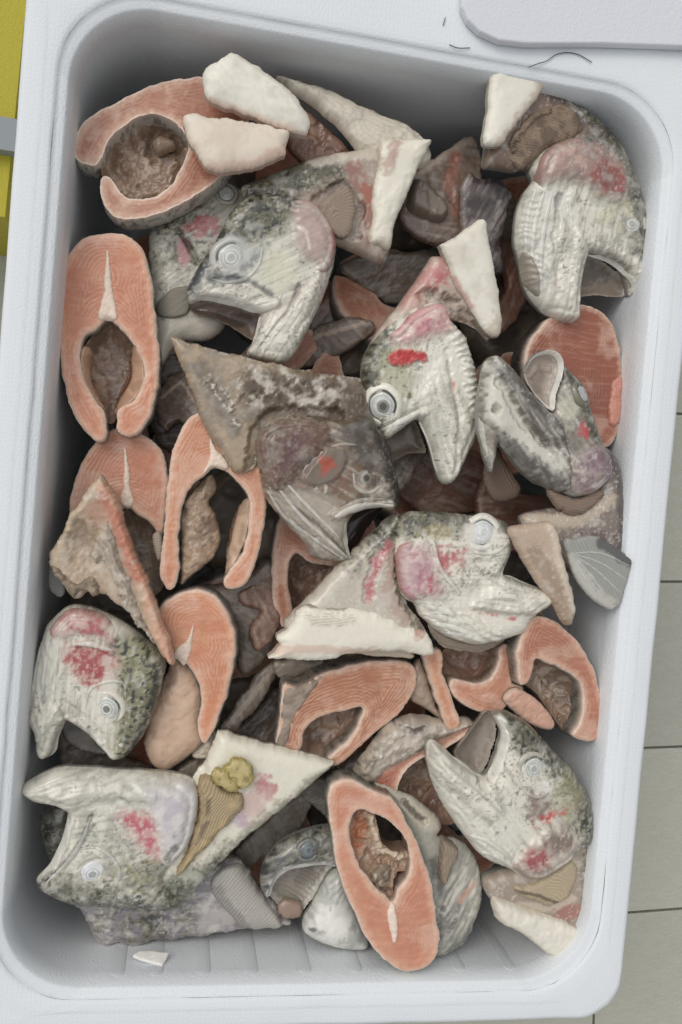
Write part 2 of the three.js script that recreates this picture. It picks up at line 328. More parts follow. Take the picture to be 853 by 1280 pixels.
// ---------------------------------------------------------------- floor, things beside the box, the foam box itself
const plain = (hex, rough, extra = {}) => new THREE.MeshStandardMaterial({ color: hex, roughness: rough, ...extra });
const metres = (t, k) => { const c = t.clone(); c.repeat.set(k, k); c.needsUpdate = true; return c; };
{
  const floor = new THREE.Group(); floor.name = 'floor'; floor.userData = { kind: 'structure', label: 'greenish grey tiled floor under and around the foam box' }; scene.add(floor);
  const bed = new THREE.Mesh(new THREE.BoxGeometry(6, 0.02, 6), plain('#8b8c80', 0.9)); bed.name = 'grout'; bed.position.y = -0.0135; bed.receiveShadow = true; floor.add(bed);
  const a = at(835, 727, 0), b = at(822, 934, 0), dz = Math.hypot(b.x - a.x, b.z - a.z), turn = Math.atan2(b.x - a.x, b.z - a.z);
  const lay = floor;
  const tm = [0, 1, 2].map((k) => new THREE.MeshStandardMaterial({ color: ['#bab9aa', '#b5b4a6', '#bebdae'][k], roughness: 0.55, bumpMap: metres(grain, 3), bumpScale: 0.0006, map: metres(tint, 2) }));
  const wide = 0.42, tg = new THREE.BoxGeometry(wide - 0.0025, 0.012, dz - 0.0025);
  lay.position.copy(a); lay.rotation.y = turn + 0.03;
  for (let i = -3; i <= 2; i++) for (let j = -6; j <= 8; j++) {
    const t = new THREE.Mesh(tg, tm[Math.floor(rnd() * 3)]); t.name = 'tile'; t.receiveShadow = t.castShadow = true;
    t.position.set((i + 0.5) * wide - 0.06, -0.006 + rnd() * 0.0004, (j + 0.5) * dz); lay.add(t);
  }
}
// loft of rounded rectangles: each ring is [half width, half length, corner radius, height]
function ringPoints(w, l, r, y, n = 14) {
  const p = [];
  for (let c = 0; c < 4; c++) {
    const sx = c === 0 || c === 3 ? 1 : -1, sz = c < 2 ? 1 : -1;
    for (let k = 0; k <= n; k++) { const t = (c + k / n) * Math.PI / 2; p.push([sx * (w - r) + r * Math.cos(t), y, sz * (l - r) + r * Math.sin(t)]); }
    const nx = c === 0 ? -1 : c === 1 ? -1 : 1; void nx;
    const [ex, ez] = [p[p.length - 1][0], p[p.length - 1][2]], d = (c + 1) % 4, tx = (d === 0 || d === 3 ? 1 : -1) * (w - r) + r * Math.cos((c + 1) * Math.PI / 2), tz = (d < 2 ? 1 : -1) * (l - r) + r * Math.sin((c + 1) * Math.PI / 2);
    for (let k = 1; k < 24; k++) p.push([ex + (tx - ex) * k / 24, y, ez + (tz - ez) * k / 24]);
  }
  return p;
}
function loft(rings, wob = 0, flat = false) {
  const P = [], U = [], I = []; let n = 0, run = 0;
  rings.forEach((r, k) => {
    const pts = ringPoints(...r.slice(0, 4)); n = pts.length; let s = 0;
    if (k) { const q = rings[k - 1]; run += Math.hypot(r[0] - q[0], r[3] - q[3]); }
    for (let i = 0; i <= n; i++) {
      const [x, y, z] = pts[i % n]; if (i) s += Math.hypot(x - pts[i - 1][0], z - pts[i - 1][2]);
      const w = wob * (fbm(x * 60 + 5, z * 60 + y * 90) - 0.5);
      P.push(x + w, y + w, z + w * 0.7 + (r[4] ?? 0)); if (flat) U.push(x / 0.075, z / 0.075); else U.push(i / n * 1.86 / 0.12, run / 0.12);
    }
  });
  for (let k = 1; k < rings.length; k++) for (let i = 0; i < n; i++) { const a = (k - 1) * (n + 1) + i, b = a + n + 1; I.push(a, b, a + 1, a + 1, b, b + 1); }
  const g = new THREE.BufferGeometry(); g.setAttribute('position', new THREE.Float32BufferAttribute(P, 3)); g.setAttribute('uv', new THREE.Float32BufferAttribute(U, 2)); g.setIndex(I); g.computeVertexNormals();
  return g;
}
const HW = 0.185, HL = 0.2866, OUT = 0.025;
const boxGroup = new THREE.Group();
boxGroup.name = 'foam_box'; boxGroup.userData = { label: 'white foam box with a thick rim, filled with frozen fish heads and steaks', category: 'foam box' }; scene.add(boxGroup);
{
  const foam = new THREE.MeshStandardMaterial({ color: '#e6eaec', roughness: 0.8, bumpMap: beads, bumpScale: 0.0001 });
  const film = new THREE.MeshPhysicalMaterial({ color: '#e6eaec', roughness: 0.55, bumpMap: metres(grain, 2.5), bumpScale: 0.0004, clearcoat: 0.15, clearcoatRoughness: 0.3 });
  const o = OUT, R = RIM;
  const FZ = 0.0085, outer = loft([[HW + o - 0.012, HL + o - 0.0035, 0.02, 0.001, -FZ], [HW + o - 0.008, HL + o + 0.0005, 0.022, 0.004, -FZ], [HW + o - 0.003, HL + o + 0.0055, 0.026, R - 0.05, -FZ], [HW + o, HL + o + FZ, 0.028, R - 0.045, -FZ], [HW + o, HL + o + FZ, 0.028, R - 0.004, -FZ], [HW + o - 0.0012, HL + o + 0.0073, 0.028, R - 0.0012, -FZ], [HW + o - 0.004, HL + o + 0.0045, 0.028, R, -FZ],
    [HW + o - 0.012, HL + o - 0.0035, 0.034, R + 0.0002, -FZ], [HW + 0.011, HL + 0.011, 0.046, R + 0.0002], [HW + 0.0072, HL + 0.0072, 0.05, R], [HW + 0.0058, HL + 0.0058, 0.05, R - 0.0006], [HW + 0.005, HL + 0.005, 0.05, R - 0.0014]], 0.0012, true);
  const lip = loft([[HW + 0.005, HL + 0.005, 0.05, R - 0.0014], [HW + 0.0042, HL + 0.0042, 0.05, R - 0.0024], [HW + 0.0025, HL + 0.0025, 0.049, R - 0.003], [HW + 0.0003, HL + 0.0003, 0.048, R - 0.0034], [HW - 0.0012, HL - 0.0012, 0.047, R - 0.0044], [HW - 0.0026, HL - 0.0026, 0.046, R - 0.009], [HW - 0.0034, HL - 0.0034, 0.045, R - 0.0122], [HW - 0.0036, HL - 0.0036, 0.045, R - 0.016]], 0.0003);
  const wall = loft([[HW - 0.0036, HL - 0.0036, 0.045, R - 0.016], [HW - 0.0042, HL - 0.0042, 0.045, R - 0.04], [HW - 0.006, HL - 0.006, 0.044, R - 0.09], [HW - 0.01, HL - 0.01, 0.043, 0.06], [HW - 0.015, HL - 0.015, 0.042, 0.034], [HW - 0.021, HL - 0.021, 0.04, 0.028], [HW - 0.03, HL - 0.03, 0.034, 0.026]], 0.0005);
  const put = (n, g, m) => { const k = new THREE.Mesh(g, m); k.name = n; k.castShadow = k.receiveShadow = true; boxGroup.add(k); return k; };
  put('rim', outer, foam); put('lip', lip, film); const inner = put('inner_wall', wall, film);
  const base = new THREE.Mesh(new THREE.BoxGeometry(2 * HW - 0.05, 0.022, 2 * HL - 0.05), film); base.name = 'base'; base.position.y = 0.0155; base.receiveShadow = true; boxGroup.add(base);
  // raised ribs moulded down the inside of the near wall
  const ribGeo = new THREE.CapsuleGeometry(0.005, 0.1, 6, 16); ribGeo.scale(1, 1, 0.22);
  for (const px of [140, 187, 245, 303, 368, 430, 492, 556, 618, 678]) {
    const p = at(px, 1205, RIM - 0.03), rib = new THREE.Mesh(ribGeo, film); rib.name = 'rib'; rib.position.set(p.x + 0.004, RIM - 0.066, HL - 0.0046); rib.rotation.x = 0.025; rib.castShadow = rib.receiveShadow = true; inner.add(rib);
  }
}
{ // pale lid lying over the far right corner of the rim
  const p = [[585, 0], [592, 16], [606, 30], [630, 41], [665, 45], [760, 45], [900, 50], [900, -140], [585, -140]].map(([x, y]) => at(x, y, RIM + 0.014));
  const c = p[0].clone(), s = new THREE.Shape();
  p.forEach((v, i) => s[i ? 'lineTo' : 'moveTo'](v.x - c.x, -(v.z - c.z)));
  const g = new THREE.ExtrudeGeometry(s, { depth: 0.0025, bevelEnabled: true, bevelSize: 0.0015, bevelThickness: 0.002, bevelSegments: 4, curveSegments: 4 }); g.rotateX(-Math.PI / 2);
  const m = new THREE.Mesh(g, plain('#dcdee3', 0.7, { bumpMap: metres(grain, 12), bumpScale: 0.0004 })); m.name = 'box_lid'; m.castShadow = m.receiveShadow = true;
  m.position.set(c.x, RIM + 0.003, c.z); m.userData = { label: 'pale lilac grey lid with rounded corner lying over the far right rim', category: 'lid' }; scene.add(m);
}
{ // yellow crate standing beside the box with a grey strap, and the dark mat in front of it
  const g = new THREE.Group(); g.name = 'yellow_crate'; g.userData = { label: 'yellow plastic crate with a grey strip, left of the foam box', category: 'crate' };
  const a = at(40, -60, 0.12), b = at(0, 268, 0.12); g.position.set(a.x - 0.077, 0, (a.z + b.z) / 2); scene.add(g);
  const l = b.z - a.z, ym = plain('#b9ad2e', 0.5, { bumpMap: metres(grain, 4), bumpScale: 0.0006 });
  const side = new THREE.Mesh(new THREE.BoxGeometry(0.15, 0.12, l), ym); side.name = 'body'; side.position.y = 0.0605; side.castShadow = side.receiveShadow = true; g.add(side);
  const s = at(5, 165, 0.13), strip = new THREE.Mesh(new THREE.BoxGeometry(0.156, 0.012, 0.021), plain('#8c9296', 0.45)); strip.name = 'strip'; strip.position.set(0.003, 0.1255, s.z - g.position.z); strip.castShadow = true; g.add(strip);
  g.rotation.y = -0.02;
}
for (const [line, label] of [[[[661, 84], [672, 80], [684, 76], [694, 69], [706, 66], [722, 68], [740, 78]], 'long dark hair curving over the far rim above the right fish head'], [[[562, 56], [572, 60], [588, 60]], 'short dark hair lying on the far rim near the wide lip'], [[[557, 22], [554, 32]], 'tiny dark hair standing upright in view near the far edge']]) {
  const p = line.map(([x, y]) => at(x, y, RIM + 0.0012)), c = p[0].clone();
  const m = new THREE.Mesh(new THREE.TubeGeometry(new THREE.CatmullRomCurve3(p.map((v) => v.sub(c))), 40, 0.00027, 6), plain('#4a4a4c', 0.6)); m.name = numbered('hair'); m.position.copy(c); m.castShadow = true;
  m.userData = { label, category: 'hair' }; scene.add(m);
}

// ---------------------------------------------------------------- fish heads
const HEADS = 'frozen fish heads heaped in the foam box';
const frost = (k = 0.5) => [{ c: '#e9e9e4', sp: 1.3, th: 0.66, k: k * 0.7, fb: 14, ft: 0.5 }, { c: '#e4e4de', fb: 6, ft: 0.66, k: k * 0.55 }];
const mottle = (mk, k = 0.85) => [{ c: '#63624a', fb: 16, ft: 0.4, k: k * 0.75, ...mk, seed: 9 }, { c: '#2c2e27', sp: 2.2, th: 0.57, k: Math.min(1, k * 1.05), ...mk }, { c: '#24261f', sp: 1.3, th: 0.64, k: k * 0.85, ...mk, seed: 3 }, { c: '#d3d1b4', sp: 2, th: 0.68, k: 0.25, ...mk, seed: 5 }];
const rimEdge = [{ c: '#e6e5df', edge: 1.6, k: 0.5 }];
const HEAD = { T: 11.5, B: 12, R: 11, E: 2, EB: 2, blur: 4, levels: 3, jag: 0.3, side: '#8b8a82' };
const wrinkles = { h: 0.08, fb: 5, ft: 0.5 };
const lumps = { h: 0.5, fb: 26, ft: 0.5 };

{ // head at the far right corner, hanging snout down, white belly flap up
  const t = thing('fishhead', 'fish head in the far right corner, snout pointing down, white belly flap uppermost', 'fish head', HEADS, [740, 250], 197, [-0.02, -0.06]);
  const gillCol = [{ c: '#4d3f36', fb: 5, ft: 0.5, k: 0.7 }, { c: '#a08f7d', st: [1.7, 80, 0.9], k: 0.3 }];
  t.add('collar', [640, 100, 678, 101, 718, 127, 755, 154, 784, 192, 799, 240, 770, 260, 720, 230, 690, 235, 660, 212, 645, 214, 618, 210, 606, 205, 612, 170, 625, 130], { ...HEAD, T: 9, B: 10, R: 12, z0: -4, c: '#7d6a5e', col: [{ c: '#a07d70', at: [690, 115], r: [40, 25], rot: -30 }, { c: '#4a443e', line: [700, 118, 745, 150, 775, 190, 792, 240], w: 30 }, ...mottle({ line: [720, 130, 760, 165, 785, 215], w: 26 }), ...frost(0.55)], rel: [lumps, wrinkles] });
  t.add('belly_flap', [605, 78, 628, 70, 628, 70, 655, 86, 679, 101, 669, 123, 645, 152, 622, 184, 606, 189, 598, 183, 602, 150, 605, 120, 603, 95], { T: 6.5, B: 4, R: 9, z0: 7, E: 2.5, c: '#edebe2', side: '#c9c2b4', col: [{ c: '#b6b0a4', at: [625, 80], r: [30, 14] }, { c: '#a8a198', at: [642, 92], r: [5, 9] }, { c: '#b49a86', line: [679, 103, 650, 150, 622, 188], w: 12, k: 0.5 }], rel: [{ h: 0.5, fb: 20 }] }, M.pale);
  t.add('gill', [635, 194, 631, 178, 658, 147, 692, 133, 716, 144, 724, 165, 708, 180, 685, 188, 668, 200, 648, 216, 636, 205], { cell: 0.5, T: 4, B: 6, R: 6, z0: 4, c: '#857464', col: gillCol, rel: [{ h: 0.45, st: [1.7, 80, 0.3] }, { h: -2, line: [640, 200, 660, 165, 695, 145], w: 10 }, lumps], jag: 0.9 }, M.rough);
  t.add('side_plate', [600, 206, 612, 212, 640, 212, 655, 235, 648, 262, 640, 300, 650, 335, 625, 335, 603, 318, 590, 275, 588, 235], { T: 4, B: 6, R: 5, z0: -22, E: 1, dir: 70, dirK: 0.6, jag: 1, c: '#5f5254', col: [{ c: '#3b3236', fb: 8, k: 0.8 }, { c: '#8a7f7a', line: [590, 212, 588, 260, 604, 316], w: 4 }], rel: [wrinkles] }, M.wet);
  const b = t.add('head', [660, 215, 672, 192, 700, 178, 735, 172, 765, 185, 788, 215, 801, 255, 808, 297, 807, 337, 799, 357, 785, 371, 783, 357, 776, 338, 757, 325, 732, 318, 724, 345, 720, 380, 718, 399, 706, 404, 690, 399, 668, 383, 655, 363, 649, 337, 642, 303, 645, 270, 652, 245, 664, 228], { ...HEAD, dir: 80, c: '#dedcd1', col: [
    { c: '#3d3b33', line: [735, 172, 775, 205, 799, 260, 806, 310], w: 34, soft: 0.6, k: 0.85 }, ...mottle({ line: [760, 190, 790, 230, 804, 300], w: 32, soft: 0.55 }, 0.7), { c: '#cfccab', at: [755, 265], r: [26, 30], k: 0.5 },
    { c: '#e4e4de', poly: [660, 240, 700, 250, 716, 300, 722, 400, 690, 398, 655, 360, 645, 300], ps: 6, k: 0.8 }, { c: '#8c8e88', fb: 5, ft: 0.56, k: 0.5 }, { c: '#777b78', line: [690, 250, 683, 300, 686, 350], w: 6, k: 0.6 }, { c: '#77766e', line: [731, 318, 757, 325, 776, 338, 786, 358], w: 5, k: 0.5 }, ...frost(0.5)],
    rel: [lumps, wrinkles, { h: -1.5, line: [690, 250, 683, 300, 688, 370], w: 5 }, { h: 1.8, line: [730, 312, 757, 318, 780, 333, 794, 352], w: 8 }, { h: 1.4, line: [706, 250, 712, 320, 708, 395], w: 9 }, { h: 1.6, st: [4.6, 75, 0.5], line: [652, 240, 650, 300, 660, 345], w: 17 }] });
  t.add('gill_cover', [668, 205, 683, 186, 712, 177, 745, 182, 768, 203, 781, 232, 774, 260, 748, 264, 718, 244, 692, 238, 674, 242, 664, 228], { on: b, blend: 9, free: [664, 228, 668, 205, 683, 186, 712, 177], T: 3, B: 1.5, R: 2.5, E: 0.5, c: '#ab8f88', col: [{ c: '#8c3f3a', at: [748, 233], r: [30, 22], rot: -10 }, { c: '#c0a49c', at: [705, 205], r: [26, 20] }, { c: '#7b6660', fb: 6, ft: 0.52, k: 0.6 }, ...frost(0.5)], rel: [lumps, wrinkles] });
  t.add('mouth_lining', [726, 325, 742, 318, 770, 332, 788, 352, 790, 366, 778, 371, 750, 369, 722, 369, 718, 345], { T: -8, B: 13, R: 9, z0: -5, c: '#948a80', side: '#948a80', col: [{ c: '#6a625c', at: [750, 340], r: [26, 16] }, { c: '#cfcac2', edge: 2.2, k: 0.6 }], rel: [wrinkles] }, M.wet);
  t.add('throat_fold', [646, 318, 654, 322, 663, 342, 667, 372, 658, 366, 648, 345], { on: b, T: 2, B: 2, R: 2, E: 0.4, c: '#a39c92', rel: [{ h: 0.6, st: [2.4, 90] }] });
  t.add('lower_jaw', [690, 262, 716, 300, 728, 322, 723, 350, 719, 398, 705, 404, 690, 398, 672, 385, 668, 340, 676, 290], { on: b, blend: 9, free: [716, 300, 728, 322, 723, 350, 719, 398, 705, 404, 690, 398], dir: 80, T: 2.6, B: 1.5, R: 2, E: 1, jag: 0.3, c: '#e6e4da', col: [{ c: '#a5a59c', fb: 6, ft: 0.56, k: 0.5 }, ...frost(0.4)], rel: [wrinkles] });
  t.ridge('upper_lip', b, [731, 319, 757, 326, 776, 340, 786, 357, 784, 370], 1.7);
  t.ridge('lower_lip', b, [731, 320, 723, 350, 720, 380, 717, 398], 1.4);
  t.ridge('throat_ray', b, [664, 238, 655, 262, 650, 290, 650, 320], 1.7);
  t.ridge('throat_ray', b, [672, 243, 662, 275, 657, 310, 658, 345], 1.7);
  t.ridge('throat_ray', b, [681, 245, 672, 285, 667, 325, 668, 365], 1.7);
  t.ridge('jaw_ridge', b, [700, 255, 706, 310, 704, 390], 1.3);
  t.eye(b, 778, 286, 12, { z: -1.3, ring: '#6a6b66' });
}
{ // speckled head, upper middle, facing left, with a cut collar spread to the right
  const t = thing('fishhead', 'large speckled fish head facing left in the upper middle, white round eye and long collar', 'fish head', HEADS, [340, 320], 188, [0.02, -0.04]);
  t.add('collar', [300, 236, 330, 221, 357, 211, 403, 195, 474, 183, 532, 179, 534, 186, 520, 212, 507, 247, 491, 283, 487, 314, 477, 328, 454, 319, 427, 307, 405, 300, 380, 275, 330, 260], { ...HEAD, T: 10, B: 9, R: 10, z0: -3, E: 1, c: '#a8998d', side: '#b8ab9c', col: [
    { c: '#3c3c32', line: [300, 240, 345, 225, 400, 208], w: 32, soft: 0.55 }, ...mottle({ line: [300, 240, 350, 226, 410, 210], w: 30, soft: 0.55 }), { c: '#cfc7ba', line: [390, 200, 474, 188], w: 16, soft: 0.55, k: 0.7 }, { c: '#94655a', fb: 5, ft: 0.42, line: [440, 215, 458, 250, 462, 300], w: 14, soft: 0.6 }, { c: '#a6583e', fb: 5, ft: 0.42, at: [455, 242], r: [9, 28], rot: 8, k: 0.6 }, { c: '#5e4f46', fb: 5, ft: 0.45, k: 0.6, line: [395, 250, 430, 235, 448, 262, 446, 292], w: 10, soft: 0.55 }, ...frost(0.6)], rel: [lumps, wrinkles, { h: -2, line: [392, 258, 425, 236, 446, 262, 440, 298], w: 10, soft: 0.6 }] });
  t.add('belly_flap', [474, 184, 532, 179, 534, 186, 519, 213, 506, 247, 490, 283, 485, 314, 470, 311, 458, 303, 463, 275, 462, 245, 470, 215], { T: 9, B: 4, R: 8, E: 4, z0: 3, c: '#e8e6da', side: '#b9ab98', col: [{ c: '#a46b60', fb: 5, ft: 0.42, line: [489, 186, 478, 222], w: 10, soft: 0.6, k: 0.55 }, { c: '#c6bba9', line: [472, 186, 461, 235, 458, 300], w: 5 }, { c: '#b3a898', at: [478, 312], r: [16, 12], k: 0.7 }], rel: [{ h: 1.2, line: [471, 190, 462, 240], w: 4 }, { h: 0.8, fb: 12 }] }, M.pale);
  t.add('fin', [396, 261, 424, 240, 437, 246, 441, 267, 437, 294, 423, 300, 409, 288], { T: 10, B: -5, R: 4, E: 8, z0: 2, c: '#8a7b6e', col: [{ c: '#aa9b8b', fan: [398, 266], fk: 58, k: 0.6 }], rel: [{ h: 0.5, fan: [398, 266], fk: 58 }], jag: 0.8 }, M.rough);
  const b = t.add('head', [300, 255, 318, 244, 350, 243, 385, 252, 406, 270, 417, 292, 419, 312, 416, 335, 404, 370, 384, 414, 358, 454, 332, 452, 309, 445, 318, 424, 324, 405, 325, 393, 306, 387, 290, 381, 270, 376, 255, 375, 240, 381, 234, 376, 233, 364, 246, 338, 268, 305, 286, 270], { ...HEAD, dir: 25, c: '#d8d6cb', col: [
    { c: '#383930', poly: [234, 378, 233, 360, 268, 305, 290, 262, 320, 243, 372, 246, 356, 282, 318, 300, 282, 316, 258, 350], ps: 6, k: 0.9 }, ...mottle({ poly: [240, 350, 280, 280, 310, 240, 372, 248, 356, 290, 322, 306, 286, 322], ps: 4 }, 1), { c: '#2f3330', line: [236, 374, 246, 348, 262, 322, 278, 300], w: 9 }, { c: '#4a4f52', line: [236, 372, 250, 345, 272, 352, 300, 352], w: 11, soft: 0.55 },
    { c: '#aeb3b4', at: [300, 325], r: [36, 30], k: 0.7 }, { c: '#777c7e', line: [304, 338, 325, 322, 332, 308], w: 8, k: 0.7 }, { c: '#d9dac3', at: [345, 340], r: [28, 32], k: 0.6 }, { c: '#5f6264', line: [262, 356, 290, 352, 312, 356, 338, 372], w: 4, k: 0.8 }, { c: '#e6e4dd', line: [240, 377, 258, 372, 290, 378, 322, 388, 340, 384], w: 7, k: 0.7 }, { c: '#d6cdc4', poly: [326, 395, 345, 385, 380, 360, 405, 345, 404, 372, 384, 414, 358, 454, 309, 446], ps: 4, k: 0.7 }, { c: '#7d766f', line: [322, 444, 338, 418, 358, 396, 372, 360], w: 4, k: 0.8 }, { c: '#8d857d', line: [340, 450, 362, 418, 382, 390, 396, 352], w: 3, k: 0.6 }, ...frost(0.55)],
    rel: [lumps, wrinkles, { h: 2, line: [240, 374, 258, 370, 290, 375, 322, 386, 342, 382], w: 7 }, { h: -1.6, line: [322, 444, 338, 418, 358, 396, 372, 360], w: 4 }, { h: 1.5, st: [3.6, 30, 0.4], line: [404, 335, 388, 390, 362, 440], w: 12 }, { h: -1.2, line: [262, 356, 290, 352, 312, 356, 338, 372], w: 5 }] });
  t.add('gill_cover', [352, 265, 375, 254, 398, 262, 412, 282, 418, 303, 416, 328, 405, 345, 388, 340, 372, 330, 362, 310, 358, 285], { on: b, blend: 9, free: [375, 254, 398, 262, 412, 282, 418, 303, 416, 328, 405, 345], T: 2.8, B: 1.5, R: 2.5, E: 0.4, c: '#bda6a1', col: [{ c: '#a94e58', fb: 5, ft: 0.42, at: [411, 312], r: [8, 17], k: 0.9 }, { c: '#b8757a', at: [355, 290], r: [14, 22], rot: 30 }, { c: '#8e8078', fb: 6, ft: 0.55, k: 0.6 }, { c: '#dad2cb', line: [364, 286, 380, 296, 384, 318], w: 3 }, ...frost(0.6)], rel: [lumps, wrinkles] });
  t.add('mouth_lining', [236, 380, 258, 373, 292, 380, 326, 390, 327, 408, 318, 424, 300, 413, 282, 404, 262, 396, 244, 391], { T: -8, B: 13, R: 9, z0: -7, c: '#8b7b70', side: '#7b6d64', col: [{ c: '#5f534c', at: [296, 396], r: [34, 12] }, { c: '#c7beb5', edge: 2, k: 0.6 }], rel: [wrinkles] }, M.wet);
  t.add('lower_jaw', [330, 398, 350, 385, 372, 365, 392, 345, 405, 350, 403, 372, 384, 413, 358, 453, 332, 451, 310, 444, 320, 422], { on: b, blend: 9, free: [330, 398, 320, 422, 310, 444, 332, 451, 358, 453, 384, 413], dir: 55, T: 2.6, B: 1.5, R: 2, E: 1, jag: 0.3, c: '#e6e4da', col: [{ c: '#a5a59c', fb: 6, ft: 0.56, k: 0.5 }, ...frost(0.4)], rel: [wrinkles] });
  t.ridge('upper_lip', b, [237, 378, 256, 374, 290, 380, 320, 388, 342, 384, 350, 372], 2.2);
  t.ridge('lower_lip', b, [325, 396, 321, 420, 312, 442], 1.5);
  t.ridge('throat_ray', b, [338, 450, 356, 420, 376, 388, 388, 350], 1.3);
  t.ridge('throat_ray', b, [350, 452, 374, 418, 394, 378, 404, 345], 1.3);
  t.ridge('eye_ridge', b, [262, 352, 285, 357, 308, 351, 323, 334, 327, 314], 1.2, '#d8d6cc', { mix: 0.35 });
  t.eye(b, 289, 327, 16);
}
{ // head half hidden behind it
  const t = thing('fishhead', 'grey fish head mostly hidden behind the large speckled one, tail fin fan near its jaw', 'fish head', HEADS, [235, 340], 160, [0, 0]);
  const b = t.add('head', [188, 289, 205, 276, 240, 258, 262, 238, 288, 232, 315, 260, 305, 330, 285, 400, 262, 425, 230, 426, 214, 440, 203, 457, 195, 440, 192, 400, 188, 350], { ...HEAD, dir: 40, T: 12, R: 18, c: '#bfbcb0', col: [
    ...mottle({ at: [225, 300], r: [60, 50] }, 0.7), { c: '#c0686e', at: [254, 288], r: [26, 15], rot: 10, k: 0.8 }, { c: '#b9858a', at: [230, 318], r: [10, 22] }, { c: '#2b2623', line: [222, 292, 236, 312, 247, 330], w: 4 }, { c: '#d6d0c4', poly: [192, 410, 240, 400, 285, 400, 262, 426, 214, 440, 203, 458, 194, 440], ps: 4 }, ...frost(0.6)], rel: [lumps, wrinkles, { h: -3, line: [222, 292, 236, 312, 247, 332], w: 5 }] });
  t.add('fin', [195, 388, 213, 367, 234, 364, 240, 372, 238, 388, 232, 400, 212, 402, 198, 398], { on: b, T: 2, B: 2, R: 2, E: 0.8, c: '#8f8a80', col: [{ c: '#5d5a54', st: [1.7, 75, 0.9], k: 0.3 }], rel: [{ h: 0.7, st: [1.7, 75, 0.3] }] }, M.rough);
  t.eye(b, 282, 249, 9, { z: 1 });
}
{ // head with the white triangular flap, right of the middle
  const t = thing('fishhead', 'pale fish head with bright red patch above its eye and white triangular flap', 'fish head', HEADS, [525, 450], 192, [-0.03, -0.03]);
  t.add('collar', [545, 320, 580, 330, 600, 370, 612, 425, 598, 412, 575, 402, 550, 400, 520, 415, 480, 440, 462, 438, 470, 418, 490, 392, 514, 360, 535, 330], { ...HEAD, T: 9, B: 9, R: 11, z0: -4, c: '#b9a89c', col: [{ c: '#b5525a', fb: 5, ft: 0.42, at: [545, 347], r: [24, 15], rot: 35 }, { c: '#b9807c', line: [545, 335, 510, 372], w: 20, k: 0.6 }, { c: '#5b4a3f', fb: 5, ft: 0.45, k: 0.6, line: [535, 366, 565, 380, 590, 408], w: 12, soft: 0.6 }, ...frost(0.5)], rel: [lumps, wrinkles, { h: -3, line: [530, 370, 565, 384, 590, 408], w: 12, soft: 0.6 }] });
  t.add('belly_flap', [545, 309, 545, 309, 570, 296, 594, 278, 602, 281, 602, 281, 607, 310, 614, 344, 622, 404, 617, 424, 604, 418, 590, 398, 575, 375, 562, 352, 557, 335], { T: 7.5, B: 3, R: 9, E: 3, z0: 4, c: '#edebe2', side: '#b8ab99', col: [{ c: '#cfc6b5', at: [612, 415], r: [16, 22] }, { c: '#c9c4b6', fb: 14, k: 0.4 }, { c: '#c08a86', line: [562, 354, 582, 386], w: 6, k: 0.6 }], rel: [{ h: 0.5, fb: 22 }] }, M.pale);
  const b = t.add('head', [468, 424, 484, 408, 505, 392, 534, 379, 550, 383, 560, 400, 577, 420, 587, 447, 595, 480, 596, 514, 594, 540, 580, 570, 564, 602, 549, 602, 541, 580, 534, 550, 522, 525, 505, 533, 482, 549, 471, 537, 461, 514, 452, 477, 453, 453, 460, 435], { ...HEAD, dir: 75, c: '#e8e7dc', col: [
    { c: '#9c9c76', at: [490, 468], r: [38, 46], rot: 20, k: 0.6 }, { c: '#3b3c30', line: [470, 425, 455, 455, 456, 495, 468, 530], w: 13, soft: 0.6 }, ...mottle({ line: [470, 420, 456, 455, 456, 490], w: 22, soft: 0.55 }, 0.7), { c: '#54554a', sp: 2.2, th: 0.68, at: [505, 470], r: [46, 60], k: 0.8 }, { c: '#e9e8e0', poly: [515, 480, 540, 440, 575, 430, 592, 480, 590, 545, 565, 600, 548, 600, 534, 550], ps: 6, k: 0.85 }, { c: '#cf5b38', fb: 5, ft: 0.42, at: [559, 490], r: [4, 16], rot: 12, nz: 0.3 }, { c: '#c2a24e', at: [565, 515], r: [4, 8], k: 0.7 }, { c: '#9a9a8e', line: [473, 536, 495, 520, 522, 508], w: 4, k: 0.7 }, ...frost(0.4)],
    rel: [lumps, wrinkles, { h: 1.8, line: [480, 543, 505, 527, 524, 518], w: 7 }, { h: -1.4, line: [552, 440, 556, 480, 566, 520, 562, 590], w: 4 }, { h: 1.8, st: [4.6, -68, 0.3], line: [562, 415, 582, 450, 590, 510], w: 15 }] });
  t.add('gill_cover', [476, 430, 490, 415, 508, 396, 534, 382, 550, 385, 558, 402, 561, 420, 540, 430, 515, 437, 492, 441], { on: b, blend: 9, free: [490, 415, 508, 396, 534, 382, 550, 385, 558, 402], T: 2.8, B: 1.5, R: 2.5, E: 0.5, c: '#cf9fa2', col: [{ c: '#a94560', fb: 6, ft: 0.53, at: [535, 412], r: [30, 22], k: 0.8 }, { c: '#dfc6c2', fb: 4, ft: 0.58, k: 0.6 }, ...frost(0.5)], rel: [lumps, wrinkles] });
  t.add('blood_patch', [478, 448, 490, 440, 508, 438, 524, 443, 526, 453, 512, 459, 494, 461, 481, 458], { on: b, blend: 1.4, jag: 1.6, T: 1.4, B: 1, R: 2, c: '#b9393b', col: [{ c: '#cf9a90', edge: 2.5, k: 0.6 }, { c: '#e0787a', fb: 3, ft: 0.6, k: 0.6 }], rel: [{ h: 0.5, fb: 3 }] }, M.wet);
  t.add('mouth_lining', [480, 552, 500, 536, 524, 524, 534, 548, 540, 566, 520, 567, 496, 577, 488, 568], { T: -8, B: 13, R: 9, z0: -10, c: '#857a6e', side: '#6f655b', col: [{ c: '#5d534b', fb: 8, k: 0.6 }, { c: '#b3a99c', edge: 2, k: 0.5 }], rel: [wrinkles] }, M.wet);
